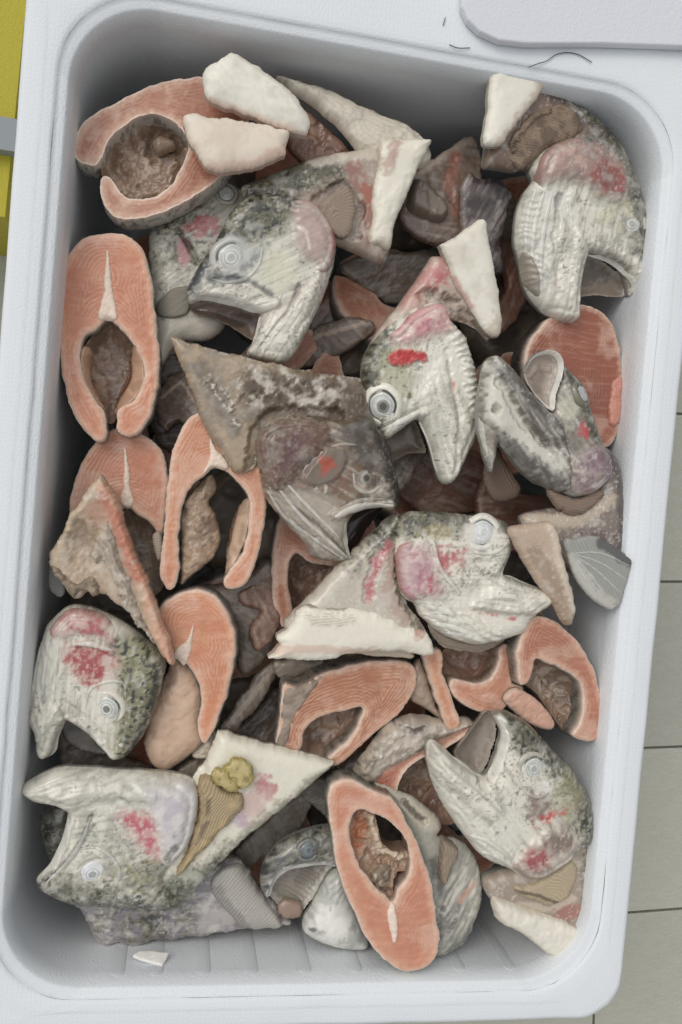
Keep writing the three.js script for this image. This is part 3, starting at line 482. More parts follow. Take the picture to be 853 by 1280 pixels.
  t.add('lower_jaw', [520, 480, 540, 450, 556, 440, 566, 480, 590, 520, 593, 540, 580, 570, 564, 601, 549, 601, 541, 580, 533, 548, 522, 522, 514, 500], { on: b, blend: 9, free: [522, 522, 533, 548, 541, 580, 549, 601, 564, 601, 580, 570, 593, 540], dir: -75, T: 2.6, B: 1.5, R: 2, E: 1, jag: 0.3, c: '#e6e4da', col: [{ c: '#a5a59c', fb: 6, ft: 0.56, k: 0.5 }, ...frost(0.4)], rel: [wrinkles] });
  t.ridge('upper_lip', b, [470, 540, 490, 530, 510, 520, 528, 508, 535, 495], 1.9);
  t.ridge('lower_lip', b, [523, 527, 535, 552, 543, 582, 550, 600], 1.5);
  t.ridge('jaw_ridge', b, [552, 440, 556, 480, 563, 520, 560, 590], 1.1);
  t.ridge('throat_ray', b, [560, 418, 582, 424], 1.9);
  t.ridge('throat_ray', b, [564, 437, 588, 444], 1.9);
  t.ridge('throat_ray', b, [567, 456, 593, 464], 1.9);
  t.ridge('throat_ray', b, [570, 475, 595, 484], 1.9);
  t.ridge('throat_ray', b, [572, 494, 596, 504], 1.8);
  t.ridge('throat_ray', b, [573, 512, 596, 522], 1.6);
  t.ridge('eye_ridge', b, [497, 500, 492, 520, 474, 530], 1.2, '#d8d6cc', { mix: 0.35 });
  t.eye(b, 473, 508, 15, { pupil: '#55544e', lens: '#8c8a80', ring: '#2c2c2a' });
}
{ // dark frosted head in the middle
  const t = thing('fishhead', 'dark brownish fish head under a frosted triangular collar at the centre of the heap', 'fish head', HEADS, [390, 570], 196, [0, -0.03]);
  t.add('collar', [213, 421, 213, 421, 243, 430, 284, 440, 317, 450, 367, 460, 414, 468, 452, 474, 452, 474, 458, 500, 467, 527, 483, 560, 470, 590, 420, 580, 360, 560, 326, 560, 318, 582, 310, 590, 294, 591, 277, 567, 257, 534, 233, 477], { T: 7, B: 8, R: 7, E: 1.5, blur: 4, jag: 0.9, c: '#ab9a84', side: '#8c7c69', col: [
    { c: '#4f3f2f', poly: [300, 470, 360, 462, 452, 474, 480, 560, 420, 560, 360, 520, 322, 530, 300, 510], ps: 9, pn: 3, k: 0.92 }, { c: '#7a6f64', fb: 6, ft: 0.54, k: 0.6 }, { c: '#6a5f55', line: [250, 462, 275, 500, 296, 540], w: 13, k: 0.7 }, { c: '#d9d4ca', line: [262, 478, 280, 500, 298, 530], w: 9, sp: 2, th: 0.5, k: 0.8 }, { c: '#d2cbc0', poly: [295, 465, 345, 455, 420, 472, 410, 512, 330, 508, 296, 512], ps: 5, pn: 3, fb: 6, ft: 0.53, k: 0.75 }, { c: '#bdb6ab', line: [213, 421, 300, 447, 452, 475], w: 5, sp: 1.4, th: 0.5, k: 0.9 }, ...frost(0.25)],
    rel: [lumps, { h: 0.8, poly: [295, 465, 345, 455, 420, 472, 410, 512, 330, 508, 296, 512], ps: 5, pn: 3, fb: 4, ft: 0.5 }, { h: 1.2, line: [262, 478, 280, 500, 298, 530], w: 9, sp: 2, th: 0.42 }, { h: -4, line: [314, 585, 318, 545, 337, 520, 370, 514, 420, 520], w: 10, soft: 0.6 }, wrinkles] });
  const b = t.add('head', [325, 537, 345, 527, 380, 522, 420, 526, 455, 520, 470, 535, 482, 560, 491, 593, 497, 623, 486, 638, 470, 632, 450, 637, 436, 646, 430, 657, 428, 675, 435, 695, 420, 700, 390, 694, 377, 675, 350, 648, 331, 620, 322, 580, 319, 553], { ...HEAD, dir: -20, T: 10, R: 10, E: 2.5, z0: 5, jag: 0.6, c: '#7d664f', col: [{ c: '#70493d', at: [385, 585], r: [60, 40], k: 0.6 }, 
    { c: '#413526', poly: [420, 525, 460, 520, 490, 590, 496, 625, 470, 610, 440, 570], ps: 7, k: 0.85 }, { c: '#3a342e', fb: 5, ft: 0.52, k: 0.6 }, { c: '#b3ab9f', poly: [335, 620, 380, 610, 424, 636, 434, 692, 395, 694, 350, 650], ps: 6, k: 0.8 }, { c: '#b9b2a6', line: [415, 640, 445, 630, 484, 630], w: 8, k: 0.8 }, { c: '#35302b', line: [447, 634, 480, 629], w: 4 }, { c: '#5f574e', line: [345, 640, 380, 665, 420, 694], w: 3 }, { c: '#6b6258', line: [360, 628, 395, 655, 428, 690], w: 3 }, { c: '#c9c2b6', fb: 4, ft: 0.52, at: [462, 606], r: [26, 20], k: 0.6 }, { c: '#2f2823', line: [470, 535, 488, 590, 495, 625], w: 15, k: 0.9 }, { c: '#ccc6bb', sp: 1.8, th: 0.55, at: [398, 608], r: [9, 9] }, ...frost(0.2)],
    rel: [lumps, wrinkles, { h: 2, line: [412, 642, 445, 632, 484, 630], w: 8 }, { h: -1.2, line: [345, 640, 380, 665, 420, 694], w: 4 }, { h: 1.6, st: [4, 40, 0.4], poly: [330, 610, 365, 620, 420, 670, 425, 698, 385, 690, 345, 648], ps: 3 }] });
  t.add('gill_cover', [319, 552, 326, 537, 345, 528, 368, 524, 400, 530, 414, 548, 402, 566, 384, 582, 372, 596, 358, 606, 338, 610, 325, 585], { on: b, blend: 9, free: [338, 610, 325, 585, 319, 552, 326, 537, 345, 528, 368, 524, 400, 530], T: 3, B: 1.5, R: 2.5, E: 0.8, jag: 1, c: '#6e5246', col: [{ c: '#5a3c40', at: [355, 565], r: [32, 30], k: 0.7 }, { c: '#8e8378', edge: 3, k: 0.8 }, { c: '#94897d', fb: 5, ft: 0.6, k: 0.6 }, ...frost(0.2)], rel: [lumps, wrinkles] });
  t.add('cheek', [374, 596, 384, 580, 405, 558, 425, 560, 430, 580, 415, 600, 395, 608, 380, 606], { on: b, blend: 2.5, T: 1.6, B: 1, R: 3, E: 0.3, c: '#7a6e62', col: [{ c: '#b24e3a', at: [403, 581], r: [15, 15] }, { c: '#c9c1b4', edge: 1.8, k: 0.6 }], rel: [lumps] });
  t.add('mouth_lining', [428, 652, 445, 640, 484, 634, 470, 655, 445, 690, 434, 690], { T: -8, B: 13, R: 9, z0: -12, c: '#463a36', side: '#3a312d' }, M.wet);
  t.ridge('upper_lip', b, [413, 644, 430, 636, 450, 631, 485, 630], 2.6, '#d6d0c4', { mix: 0.85 });
  t.ridge('jaw_ridge', b, [420, 634, 445, 624, 474, 622], 1.5, '#b3aca0', { mix: 0.6 });
  t.ridge('eye_ridge', b, [436, 590, 440, 608, 456, 614, 470, 606], 1.5, '#bdb6a9', { mix: 0.7 });
  t.ridge('cheek_ridge', b, [370, 600, 380, 582, 398, 566, 420, 556, 440, 556], 1.5, '#b5aca0', { mix: 0.6 });
  t.ridge('lower_lip', b, [428, 650, 428, 676, 434, 696], 2, '#cfc9bd', { mix: 0.8 });
  t.ridge('throat_ray', b, [332, 612, 352, 642, 385, 668, 425, 696], 1.4);
  t.ridge('throat_ray', b, [340, 603, 370, 640, 400, 668, 430, 694], 1.4);
  t.ridge('throat_ray', b, [352, 600, 385, 635, 420, 670], 1.3);
  t.eye(b, 452, 597, 12, { white: '#b5afa2', iris: '#7d776c', ring: '#2f2b26', dark: '#b8b1a4', pupil: '#4d4841', lens: '#8d877c' });
}
{ // pale head, centre right, facing right
  const t = thing('fishhead', 'pale fish head facing right at the centre right, long white lower jaw, ragged cream collar', 'fish head', HEADS, [560, 730], 203, [0, -0.02]);
  t.add('collar', [500, 641, 472, 660, 440, 690, 410, 720, 380, 752, 354, 782, 382, 800, 440, 800, 500, 800, 534, 800, 530, 782, 518, 768, 506, 745, 497, 715, 495, 685], { ...HEAD, T: 10, B: 8, R: 10, E: 1, z0: -2, jag: 0.6, c: '#c6c0b4', side: '#a99f90', col: [{ c: '#4a4740', line: [500, 648, 470, 668], w: 22, soft: 0.6 }, ...mottle({ line: [498, 648, 440, 700], w: 24, soft: 0.6 }, 0.55), { c: '#b9616a', fb: 5, ft: 0.42, line: [482, 680, 462, 715, 456, 745], w: 9, soft: 0.55, k: 0.85 }, { c: '#b79d92', line: [490, 690, 478, 740, 505, 772], w: 11, soft: 0.6, k: 0.7 }, { c: '#6b5a4e', fb: 5, ft: 0.45, k: 0.6, line: [496, 700, 497, 735, 515, 768, 528, 784], w: 8, soft: 0.55 }, ...frost(0.6)], rel: [lumps, wrinkles, { h: -4, line: [498, 690, 498, 735, 515, 768, 526, 784], w: 9, soft: 0.6 }, { h: -1.5, line: [470, 690, 455, 745], w: 10, soft: 0.6 }] });
  t.add('belly_flap', [376, 756, 410, 756, 445, 757, 480, 768, 505, 780, 528, 786, 535, 795, 538, 816, 500, 812, 460, 812, 434, 816, 385, 822, 335, 819, 335, 819, 350, 804, 346, 794, 360, 780], { T: 9.5, B: 4, R: 10, E: 4, z0: 2, jag: 0.8, c: '#eceade', side: '#b9ab9c', col: [{ c: '#8f8a7c', line: [380, 753, 410, 758, 430, 757], w: 3 }, { c: '#b9b3a3', st: [1.7, 80, 0.3], at: [405, 770], r: [36, 10], k: 0.8 }, { c: '#cfa797', line: [345, 808, 400, 806, 470, 812], w: 7, k: 0.5 }, { c: '#b57f78', at: [520, 786], r: [10, 14], k: 0.7 }], rel: [{ h: 0.5, fb: 22 }, { h: 0.7, st: [1.7, 80, 0.3], at: [405, 770], r: [36, 10] }] }, M.pale);
  t.add('belly_edge', [345, 816, 390, 812, 440, 806, 500, 808, 518, 818, 514, 824, 486, 823, 440, 819, 400, 825, 360, 826], { T: 3, B: 3, R: 2, E: 1, z0: -5, c: '#cbc0ae', side: '#a5978a' }, M.pale);
  const b = t.add('head', [492, 655, 505, 642, 525, 639, 560, 641, 600, 645, 628, 651, 636, 668, 634, 690, 628, 706, 628, 717, 650, 727, 674, 734, 689, 744, 681, 756, 664, 767, 652, 788, 630, 797, 606, 803, 588, 804, 563, 797, 540, 784, 524, 768, 516, 754, 501, 744, 494, 717, 491, 685], { ...HEAD, dir: -5, c: '#e6e4d9', col: [
    { c: '#47453a', line: [498, 652, 540, 646, 600, 648, 628, 656], w: 15, soft: 0.6 }, ...mottle({ line: [495, 655, 540, 655, 590, 650], w: 22, soft: 0.55 }, 0.75), { c: '#b4a878', at: [545, 665], r: [28, 12], k: 0.5 }, { c: '#e8e7e0', at: [595, 665], r: [32, 18], k: 0.9, nz: 0.2 }, { c: '#b8545c', fb: 5, ft: 0.42, at: [556, 694], r: [23, 27], rot: -20 }, { c: '#efe2de', at: [549, 686], r: [3, 8], k: 0.8, nz: 0.1 }, { c: '#8d8d84', fb: 5, ft: 0.58, at: [600, 720], r: [50, 34], k: 0.6 }, { c: '#e9e7de', poly: [615, 722, 650, 727, 689, 744, 664, 767, 640, 795, 580, 800, 530, 770, 560, 745], ps: 6, k: 0.75 }, { c: '#c3534c', fb: 5, ft: 0.42, line: [592, 762, 608, 764, 634, 769], w: 4, nz: 0.6 }, { c: '#9c9789', line: [585, 755, 620, 761, 664, 762], w: 3, k: 0.7 }, ...frost(0.5)],
    rel: [lumps, wrinkles, { h: 1.6, line: [535, 676, 542, 707, 566, 737], w: 4 }, { h: 1.8, line: [585, 753, 620, 758, 664, 760], w: 6 }, { h: -1.5, line: [618, 726, 604, 718, 590, 700], w: 5 }, { h: 2.2, st: [5.2, 62, 0.35], poly: [520, 756, 545, 750, 580, 765, 625, 790, 600, 803, 560, 795, 530, 776], ps: 3 }, { h: -1, fb: 7, at: [600, 715], r: [34, 26] }] });
  t.add('gill_cover', [493, 690, 500, 678, 530, 672, 538, 690, 546, 715, 560, 736, 545, 747, 524, 750, 504, 744, 494, 720], { on: b, blend: 9, free: [504, 744, 494, 720, 493, 690, 500, 678], T: 2, B: 1.5, R: 3, E: 0.4, c: '#c5a5ab', col: [{ c: '#a95a72', fb: 6, ft: 0.55, k: 0.7 }, { c: '#b04a55', at: [531, 725], r: [6, 12] }, { c: '#dfcdc8', fb: 4, ft: 0.6, k: 0.6, seed: 2 }, { c: '#b4876f', edge: 2, k: 0.5 }, ...frost(0.4)], rel: [lumps, wrinkles] });
  t.add('throat_fold', [535, 780, 560, 792, 590, 801, 620, 797, 640, 790, 628, 804, 605, 815, 575, 814, 550, 806], { T: 3, B: 3, R: 4, z0: -2, c: '#8f8274', side: '#7b6f63', col: [{ c: '#5f554b', st: [2.2, 80, 0.6], k: 0.4 }, { c: '#c9c2b4', edge: 1.4, k: 0.6 }] });
  t.add('lower_jaw', [590, 735, 615, 724, 628, 718, 650, 727, 674, 734, 688, 744, 681, 756, 664, 767, 640, 772, 600, 765, 580, 750], { on: b, blend: 9, free: [628, 718, 650, 727, 674, 734, 688, 744, 681, 756, 664, 767], dir: -10, T: 2.6, B: 1.5, R: 2, E: 1, jag: 0.3, c: '#e6e4da', col: [{ c: '#a5a59c', fb: 6, ft: 0.56, k: 0.5 }, ...frost(0.4)], rel: [wrinkles] });
  t.ridge('throat_ray', b, [522, 753, 548, 759, 575, 773], 2.1);
  t.ridge('throat_ray', b, [524, 764, 550, 769, 582, 783], 2.1);
  t.ridge('throat_ray', b, [534, 775, 560, 780, 594, 793], 2.1);
  t.ridge('throat_ray', b, [548, 787, 575, 790, 607, 800], 2);
  t.ridge('jaw_ridge', b, [585, 755, 620, 760, 664, 760, 684, 748], 1.6);
  t.ridge('lower_lip', b, [614, 724, 628, 720, 650, 728, 688, 743], 1.4);
  t.ridge('upper_lip', b, [634, 657, 636, 675, 630, 700, 618, 722], 1.5);
  t.ridge('cheek_ridge', b, [535, 674, 542, 705, 566, 737], 1.5);
  t.ridge('eye_ridge', b, [572, 680, 596, 690, 619, 684, 630, 672], 1.2, '#d8d6cc', { mix: 0.35 });
  t.eye(b, 596, 664, 14, { white: '#dfe0dc', iris: '#c9ccc8', ring: '#39393a', dark: '#e2e2dc' });
}
{ // green speckled head, left
  const t = thing('fishhead', 'green speckled fish head by the left wall, two red patches, snout pointing down', 'fish head', HEADS, [130, 850], 187, [0.05, -0.02]);
  const b = t.add('head', [63, 777, 87, 756, 114, 757, 137, 767, 160, 779, 187, 800, 207, 824, 203, 854, 194, 887, 180, 917, 164, 938, 150, 947, 139, 946, 127, 930, 117, 917, 99, 905, 83, 897, 74, 917, 70, 935, 57, 946, 48, 940, 45, 917, 34, 897, 37, 870, 43, 837, 53, 800], { ...HEAD, dir: 80, c: '#dedcd1', col: [
    { c: '#98966a', poly: [150, 790, 190, 802, 206, 826, 196, 885, 165, 935, 145, 945, 150, 890, 150, 850], ps: 7, k: 0.75 }, ...mottle({ poly: [140, 800, 175, 795, 206, 826, 196, 885, 165, 940, 140, 945, 155, 895, 148, 850], ps: 5 }, 0.9), { c: '#32342d', line: [205, 830, 195, 885, 168, 934], w: 12, soft: 0.6 }, { c: '#707564', sp: 1.8, th: 0.6, at: [98, 845], r: [20, 18], k: 0.8 }, { c: '#dcdcd3', poly: [55, 800, 75, 800, 85, 850, 80, 895, 55, 944, 36, 895, 43, 840], ps: 7, k: 0.6 }, { c: '#83857e', line: [60, 850, 62, 890, 60, 930], w: 4, k: 0.5 }, { c: '#c9968c', poly: [82, 808, 100, 800, 124, 801, 146, 810, 150, 828, 134, 846, 112, 850, 94, 834], ps: 4, pn: 3, k: 0.7 }, { c: '#a23c42', poly: [88, 813, 100, 804, 120, 805, 140, 812, 143, 828, 130, 842, 114, 846, 100, 834], ps: 3, pn: 3.5, fb: 5, ft: 0.36, k: 0.9 }, { c: '#e2e1da', line: [84, 896, 105, 902, 128, 922, 145, 944], w: 5, k: 0.7 }, { c: '#dedad0', line: [137, 862, 141, 840, 138, 820], w: 11, k: 0.6 }, ...frost(0.6)],
    rel: [lumps, wrinkles, { h: 2, line: [84, 893, 105, 899, 128, 920], w: 7 }, { h: 1.4, line: [97, 800, 120, 801, 143, 811], w: 4 }, { h: 1.2, st: [4, 10, 0.6], poly: [55, 800, 75, 800, 80, 880, 50, 930, 38, 895], ps: 4 }, { h: -1.2, line: [84, 870, 110, 890, 132, 918], w: 5 }] });
  t.add('gill_cover', [66, 783, 87, 759, 113, 759, 136, 769, 148, 788, 152, 805, 140, 806, 120, 798, 98, 796, 80, 800], { on: b, blend: 9, free: [66, 783, 87, 759, 113, 759, 136, 769], T: 2, B: 1.5, R: 3, E: 0.4, c: '#b98f8c', col: [{ c: '#aa3f4c', at: [118, 780], r: [30, 20], rot: -14, nz: 0.8 }, { c: '#a5414b', at: [142, 798], r: [10, 12] }, { c: '#d6c4bc', fb: 4, ft: 0.55, k: 0.6 }, ...frost(0.5)], rel: [lumps, wrinkles] });
  t.add('jaw_lining', [80, 900, 100, 905, 122, 930, 130, 950, 110, 950, 85, 940, 74, 925], { T: -2, B: 6, R: 8, z0: -12, c: '#6f675f', side: '#5a534d', col: [{ c: '#3c3733', fb: 8 }] }, M.wet);
  t.add('lower_jaw', [48, 850, 66, 860, 80, 880, 84, 898, 74, 918, 69, 935, 57, 945, 48, 939, 45, 917, 35, 897, 38, 870], { on: b, blend: 9, free: [80, 884, 84, 898, 74, 918, 69, 935, 57, 945, 48, 939], dir: 80, T: 2.6, B: 1.5, R: 2, E: 1, jag: 0.3, c: '#e6e4da', col: [{ c: '#a5a59c', fb: 6, ft: 0.56, k: 0.5 }, ...frost(0.4)], rel: [wrinkles] });
  t.ridge('upper_lip', b, [83, 897, 104, 904, 128, 925, 146, 946], 1.9);
  t.ridge('lower_lip', b, [83, 898, 73, 918, 69, 936, 58, 945], 1.4);
  t.ridge('cheek_ridge', b, [97, 799, 120, 800, 144, 808], 1.8);
  t.ridge('throat_ray', b, [55, 800, 48, 840, 44, 880, 52, 930], 1.4);
  t.ridge('throat_ray', b, [66, 795, 60, 840, 56, 885, 60, 930], 1.4);
  t.ridge('throat_ray', b, [78, 800, 74, 840, 70, 880], 1.3);
  t.ridge('eye_ridge', b, [160, 866, 158, 849, 140, 846, 117, 856, 110, 880], 1.2, '#d8d6cc', { mix: 0.35 });
  t.eye(b, 137, 880, 15, { pupil: '#7d8076', ring: '#4d5150' });
  t.add('nostril', [151, 924, 155, 921, 158, 924, 155, 928], { on: b, T: 0.8, B: 0.4, R: 1, cell: 0.7, jag: 0, c: '#d4d4cf' });
}
{ // head, lower left, upside down, mouth to the left
  const t = thing('fishhead', 'upside down fish head at the lower left, open mouth leftward, yellow lumps on its gill', 'fish head', HEADS, [180, 1030], 193, [0.02, 0]);
  t.add('collar', [272, 912, 272, 912, 310, 923, 360, 937, 419, 952, 419, 952, 400, 971, 367, 1000, 327, 1031, 287, 1067, 258, 1096, 232, 1124, 205, 1132, 195, 1100, 215, 1060, 235, 1010, 240, 975, 258, 950], { ...HEAD, T: 9, B: 8, R: 9, E: 1.5, z0: -3, jag: 0.7, c: '#e4e2d4', side: '#9c9484', col: [
    { c: '#b7566a', at: [332, 978], r: [16, 22], rot: 20 }, { c: '#c9a9a6', at: [315, 1000], r: [34, 32], k: 0.7 }, { c: '#b8a4bd', at: [296, 1020], r: [18, 16], k: 0.6 }, { c: '#a9a694', line: [400, 968, 330, 1022, 262, 1085], w: 14, soft: 0.6, fb: 4, ft: 0.45 }, { c: '#5b6358', poly: [200, 1132, 200, 1095, 245, 1080, 275, 1065, 262, 1092, 232, 1124], ps: 5, pn: 3 }, ...mottle({ line: [210, 1120, 250, 1090, 280, 1062], w: 24 }, 0.6), { c: '#b3b7a8', at: [245, 1092], r: [20, 12], rot: -30, nz: 1 }, ...frost(0.5)], rel: [lumps, wrinkles, { h: -2.5, line: [250, 960, 246, 1010, 236, 1060], w: 14, soft: 0.6 }] });
  const b = t.add('head', [28, 982, 50, 967, 75, 957, 102, 957, 149, 960, 195, 963, 232, 968, 247, 981, 249, 1003, 243, 1034, 233, 1057, 216, 1076, 205, 1094, 228, 1122, 215, 1134, 175, 1132, 132, 1130, 92, 1127, 62, 1115, 48, 1104, 48, 1094, 65, 1080, 78, 1054, 86, 1027, 86, 1014, 72, 1003, 45, 998, 32, 990], { ...HEAD, dir: 8, T: 12.5, R: 12, c: '#dedcd1', col: [
    { c: '#2f342f', line: [50, 1102, 95, 1120, 160, 1124, 220, 1126], w: 27, soft: 0.6, nz: 0.8 }, { c: '#7d8278', fb: 8, ft: 0.52, at: [130, 1050], r: [70, 50], k: 0.4 }, { c: '#44483f', sp: 1.6, th: 0.68, at: [140, 1050], r: [80, 50], k: 0.6 }, ...mottle({ line: [60, 1102, 120, 1112, 215, 1118], w: 30, soft: 0.55 }, 0.75), { c: '#a59f72', fb: 7, ft: 0.48, at: [185, 1080], r: [42, 28], k: 0.7 }, ...mottle({ at: [185, 1080], r: [40, 26] }, 0.7), { c: '#dedfd8', poly: [30, 982, 75, 958, 150, 962, 230, 970, 246, 990, 180, 1000, 100, 1005, 60, 998], ps: 6, k: 0.6 }, { c: '#999a90', fb: 5, ft: 0.57, k: 0.5 }, { c: '#5a5d58', line: [52, 1096, 85, 1070, 105, 1040, 118, 1010], w: 4, k: 0.7 }, { c: '#7c7e76', line: [75, 1080, 100, 1055, 120, 1020], w: 4, k: 0.6 }, { c: '#d0a5a6', poly: [150, 1008, 170, 1004, 196, 1010, 204, 1034, 198, 1062, 182, 1052, 166, 1034], ps: 5, pn: 3, k: 0.7 }, { c: '#bb4d5e', poly: [158, 1014, 172, 1008, 190, 1014, 198, 1032, 195, 1054, 183, 1046, 170, 1030], ps: 3, pn: 3, fb: 5, ft: 0.36, k: 0.85 }, { c: '#2b302e', at: [52, 1103], r: [11, 8] }, { c: '#ecebe5', line: [50, 1092, 66, 1078, 80, 1052, 90, 1020], w: 5, k: 0.8 }, { c: '#77787a', line: [115, 972, 150, 985, 165, 1000], w: 6, fb: 3, k: 0.7 }, ...frost(0.6)],
    rel: [lumps, wrinkles, { h: 2, line: [52, 1090, 68, 1077, 82, 1050, 92, 1018], w: 7 }, { h: -1.2, line: [60, 1098, 90, 1070, 108, 1040, 118, 1010], w: 4 }, { h: 1.3, line: [75, 990, 130, 980, 190, 985], w: 10 }] });
  t.add('gill_cover', [162, 968, 200, 965, 232, 970, 246, 982, 248, 1003, 242, 1034, 232, 1056, 214, 1074, 200, 1062, 190, 1032, 180, 1000], { on: b, blend: 9, free: [232, 970, 246, 982, 248, 1003, 242, 1034, 232, 1056, 214, 1074], T: 3, B: 1.5, R: 2.5, E: 0.5, c: '#cfcdd0', col: [{ c: '#bcb2c2', at: [220, 1000], r: [28, 36], k: 0.6 }, { c: '#72756f', at: [214, 1052], r: [22, 20], fb: 4, ft: 0.48 }, { c: '#e0dfdc', fb: 5, ft: 0.55, k: 0.6 }, ...frost(0.5)], rel: [lumps, wrinkles] });
  t.add('gill', [248, 973, 264, 962, 282, 980, 301, 987, 303, 1004, 287, 1024, 268, 1044, 236, 1078, 216, 1094, 236, 1050, 248, 1010], { cell: 0.5, T: 11, B: 0, R: 5, E: 3, z0: 0, jag: 0.9, c: '#b3a283', col: [{ c: '#6d604e', st: [1.7, -25, 0.9], k: 0.3 }, { c: '#c2ab84', line: [295, 990, 280, 1020, 240, 1065], w: 9, fb: 3, k: 0.8 }, { c: '#4b4136', fb: 5, ft: 0.45, line: [262, 990, 258, 1020, 240, 1056], w: 5, k: 0.6 }], rel: [{ h: 0.45, st: [1.7, -25, 0.9] }, lumps] }, M.rough);
  t.add('lower_jaw', [30, 982, 50, 968, 75, 958, 110, 958, 150, 961, 165, 975, 150, 990, 110, 1000, 86, 1008, 72, 1002, 45, 997], { on: b, blend: 9, free: [30, 982, 50, 968, 75, 958, 110, 958, 86, 1008, 72, 1002, 45, 997, 30, 984], dir: 8, T: 2.6, B: 1.5, R: 2, E: 1, jag: 0.3, c: '#e6e4da', col: [{ c: '#a5a59c', fb: 6, ft: 0.56, k: 0.5 }, ...frost(0.4)], rel: [wrinkles] });
  t.ridge('upper_lip', b, [50, 1093, 66, 1080, 80, 1054, 88, 1025, 88, 1012], 2.3);
  t.ridge('lower_lip', b, [87, 1012, 72, 1002, 46, 997, 31, 986], 1.6);
  t.ridge('jaw_ridge', b, [62, 1094, 88, 1068, 106, 1040, 116, 1012], 1.5);
  t.ridge('jaw_ridge', b, [34, 982, 70, 963, 110, 963, 150, 968], 1.3);
  t.ridge('eye_ridge', b, [100, 1052, 122, 1049, 143, 1061, 152, 1082, 143, 1102], 1.2, '#d8d6cc', { mix: 0.35 });
  t.eye(b, 120, 1079, 15, { white: '#e3e5e2', iris: '#d6dad7', ring: '#57595a', pupil: '#a9aca6' });
}
for (const [lobe, label] of [[[267, 964, 280, 957, 290, 966, 298, 978, 297, 987, 280, 988, 268, 980], 'smaller yellow gut lump on the gill of the upside down head'], [[280, 957, 297, 948, 314, 956, 319, 970, 312, 983, 297, 982, 284, 970], 'larger yellow gut lump beside the white flap of the upside down head']]) {
  const t = thing('gut_lump', label, 'gut lump', null, [lobe[0], lobe[1]], 205);
  t.add('lump', lobe, { T: 3.5, B: 5, R: 5, cell: 0.6, jag: 1.2, c: '#b3a56c', col: [{ c: '#9a8a4c', edge: 2.5, k: 0.7 }, { c: '#c9bd8c', fb: 4, ft: 0.52, k: 0.7 }, { c: '#7d6f40', sp: 2.4, th: 0.7, k: 0.6 }], rel: [lumps, wrinkles] }, M.wet);
}
{ // grey piece under the upside down head
  const t = thing('fishhead', 'flat grey mottled fish head crushed under the upside down one at the lower left', 'fish head', HEADS, [220, 1140], 172, [0, 0]);
  const b = t.add('head', [92, 1118, 105, 1142, 122, 1175, 150, 1175, 172, 1177, 215, 1169, 249, 1167, 292, 1160, 330, 1156, 362, 1153, 346, 1130, 320, 1100, 296, 1072, 260, 1080, 200, 1095, 140, 1100], { ...HEAD, dir: 0, T: 9, R: 12, jag: 1, c: '#85837f', col: [...mottle({ at: [170, 1145], r: [90, 40] }, 0.7), { c: '#8f8697', fb: 8, k: 0.6 }, { c: '#b3aeb0', at: [265, 1140], r: [34, 26] }, { c: '#3d3e42', at: [195, 1138], r: [26, 6], nz: 0.6 }, { c: '#c2bfb8', edge: 2, k: 0.6 }, ...frost(0.7)], rel: [lumps, wrinkles] });
  t.add('fin', [262, 1096, 296, 1074, 322, 1103, 340, 1132, 352, 1152, 316, 1156, 292, 1140], { on: b, T: 2.5, B: 2, R: 2, E: 1, c: '#a5a29d', col: [{ c: '#77746f', line: [265, 1100, 305, 1155], w: 12, soft: 0.6 }, { c: '#cfcdc8', st: [2, -40, 0.4], k: 0.3 }], rel: [{ h: 0.4, st: [2, -40, 0.4] }] });
  t.add('snout', [48, 1028, 66, 1012, 88, 1010, 96, 1045, 78, 1082, 62, 1086, 52, 1064], { T: 8, B: 8, R: 12, z0: -10, c: '#706f68', col: [...mottle({ at: [70, 1050], r: [50, 60] }, 0.8), ...frost(0.6)], rel: [lumps] });
}
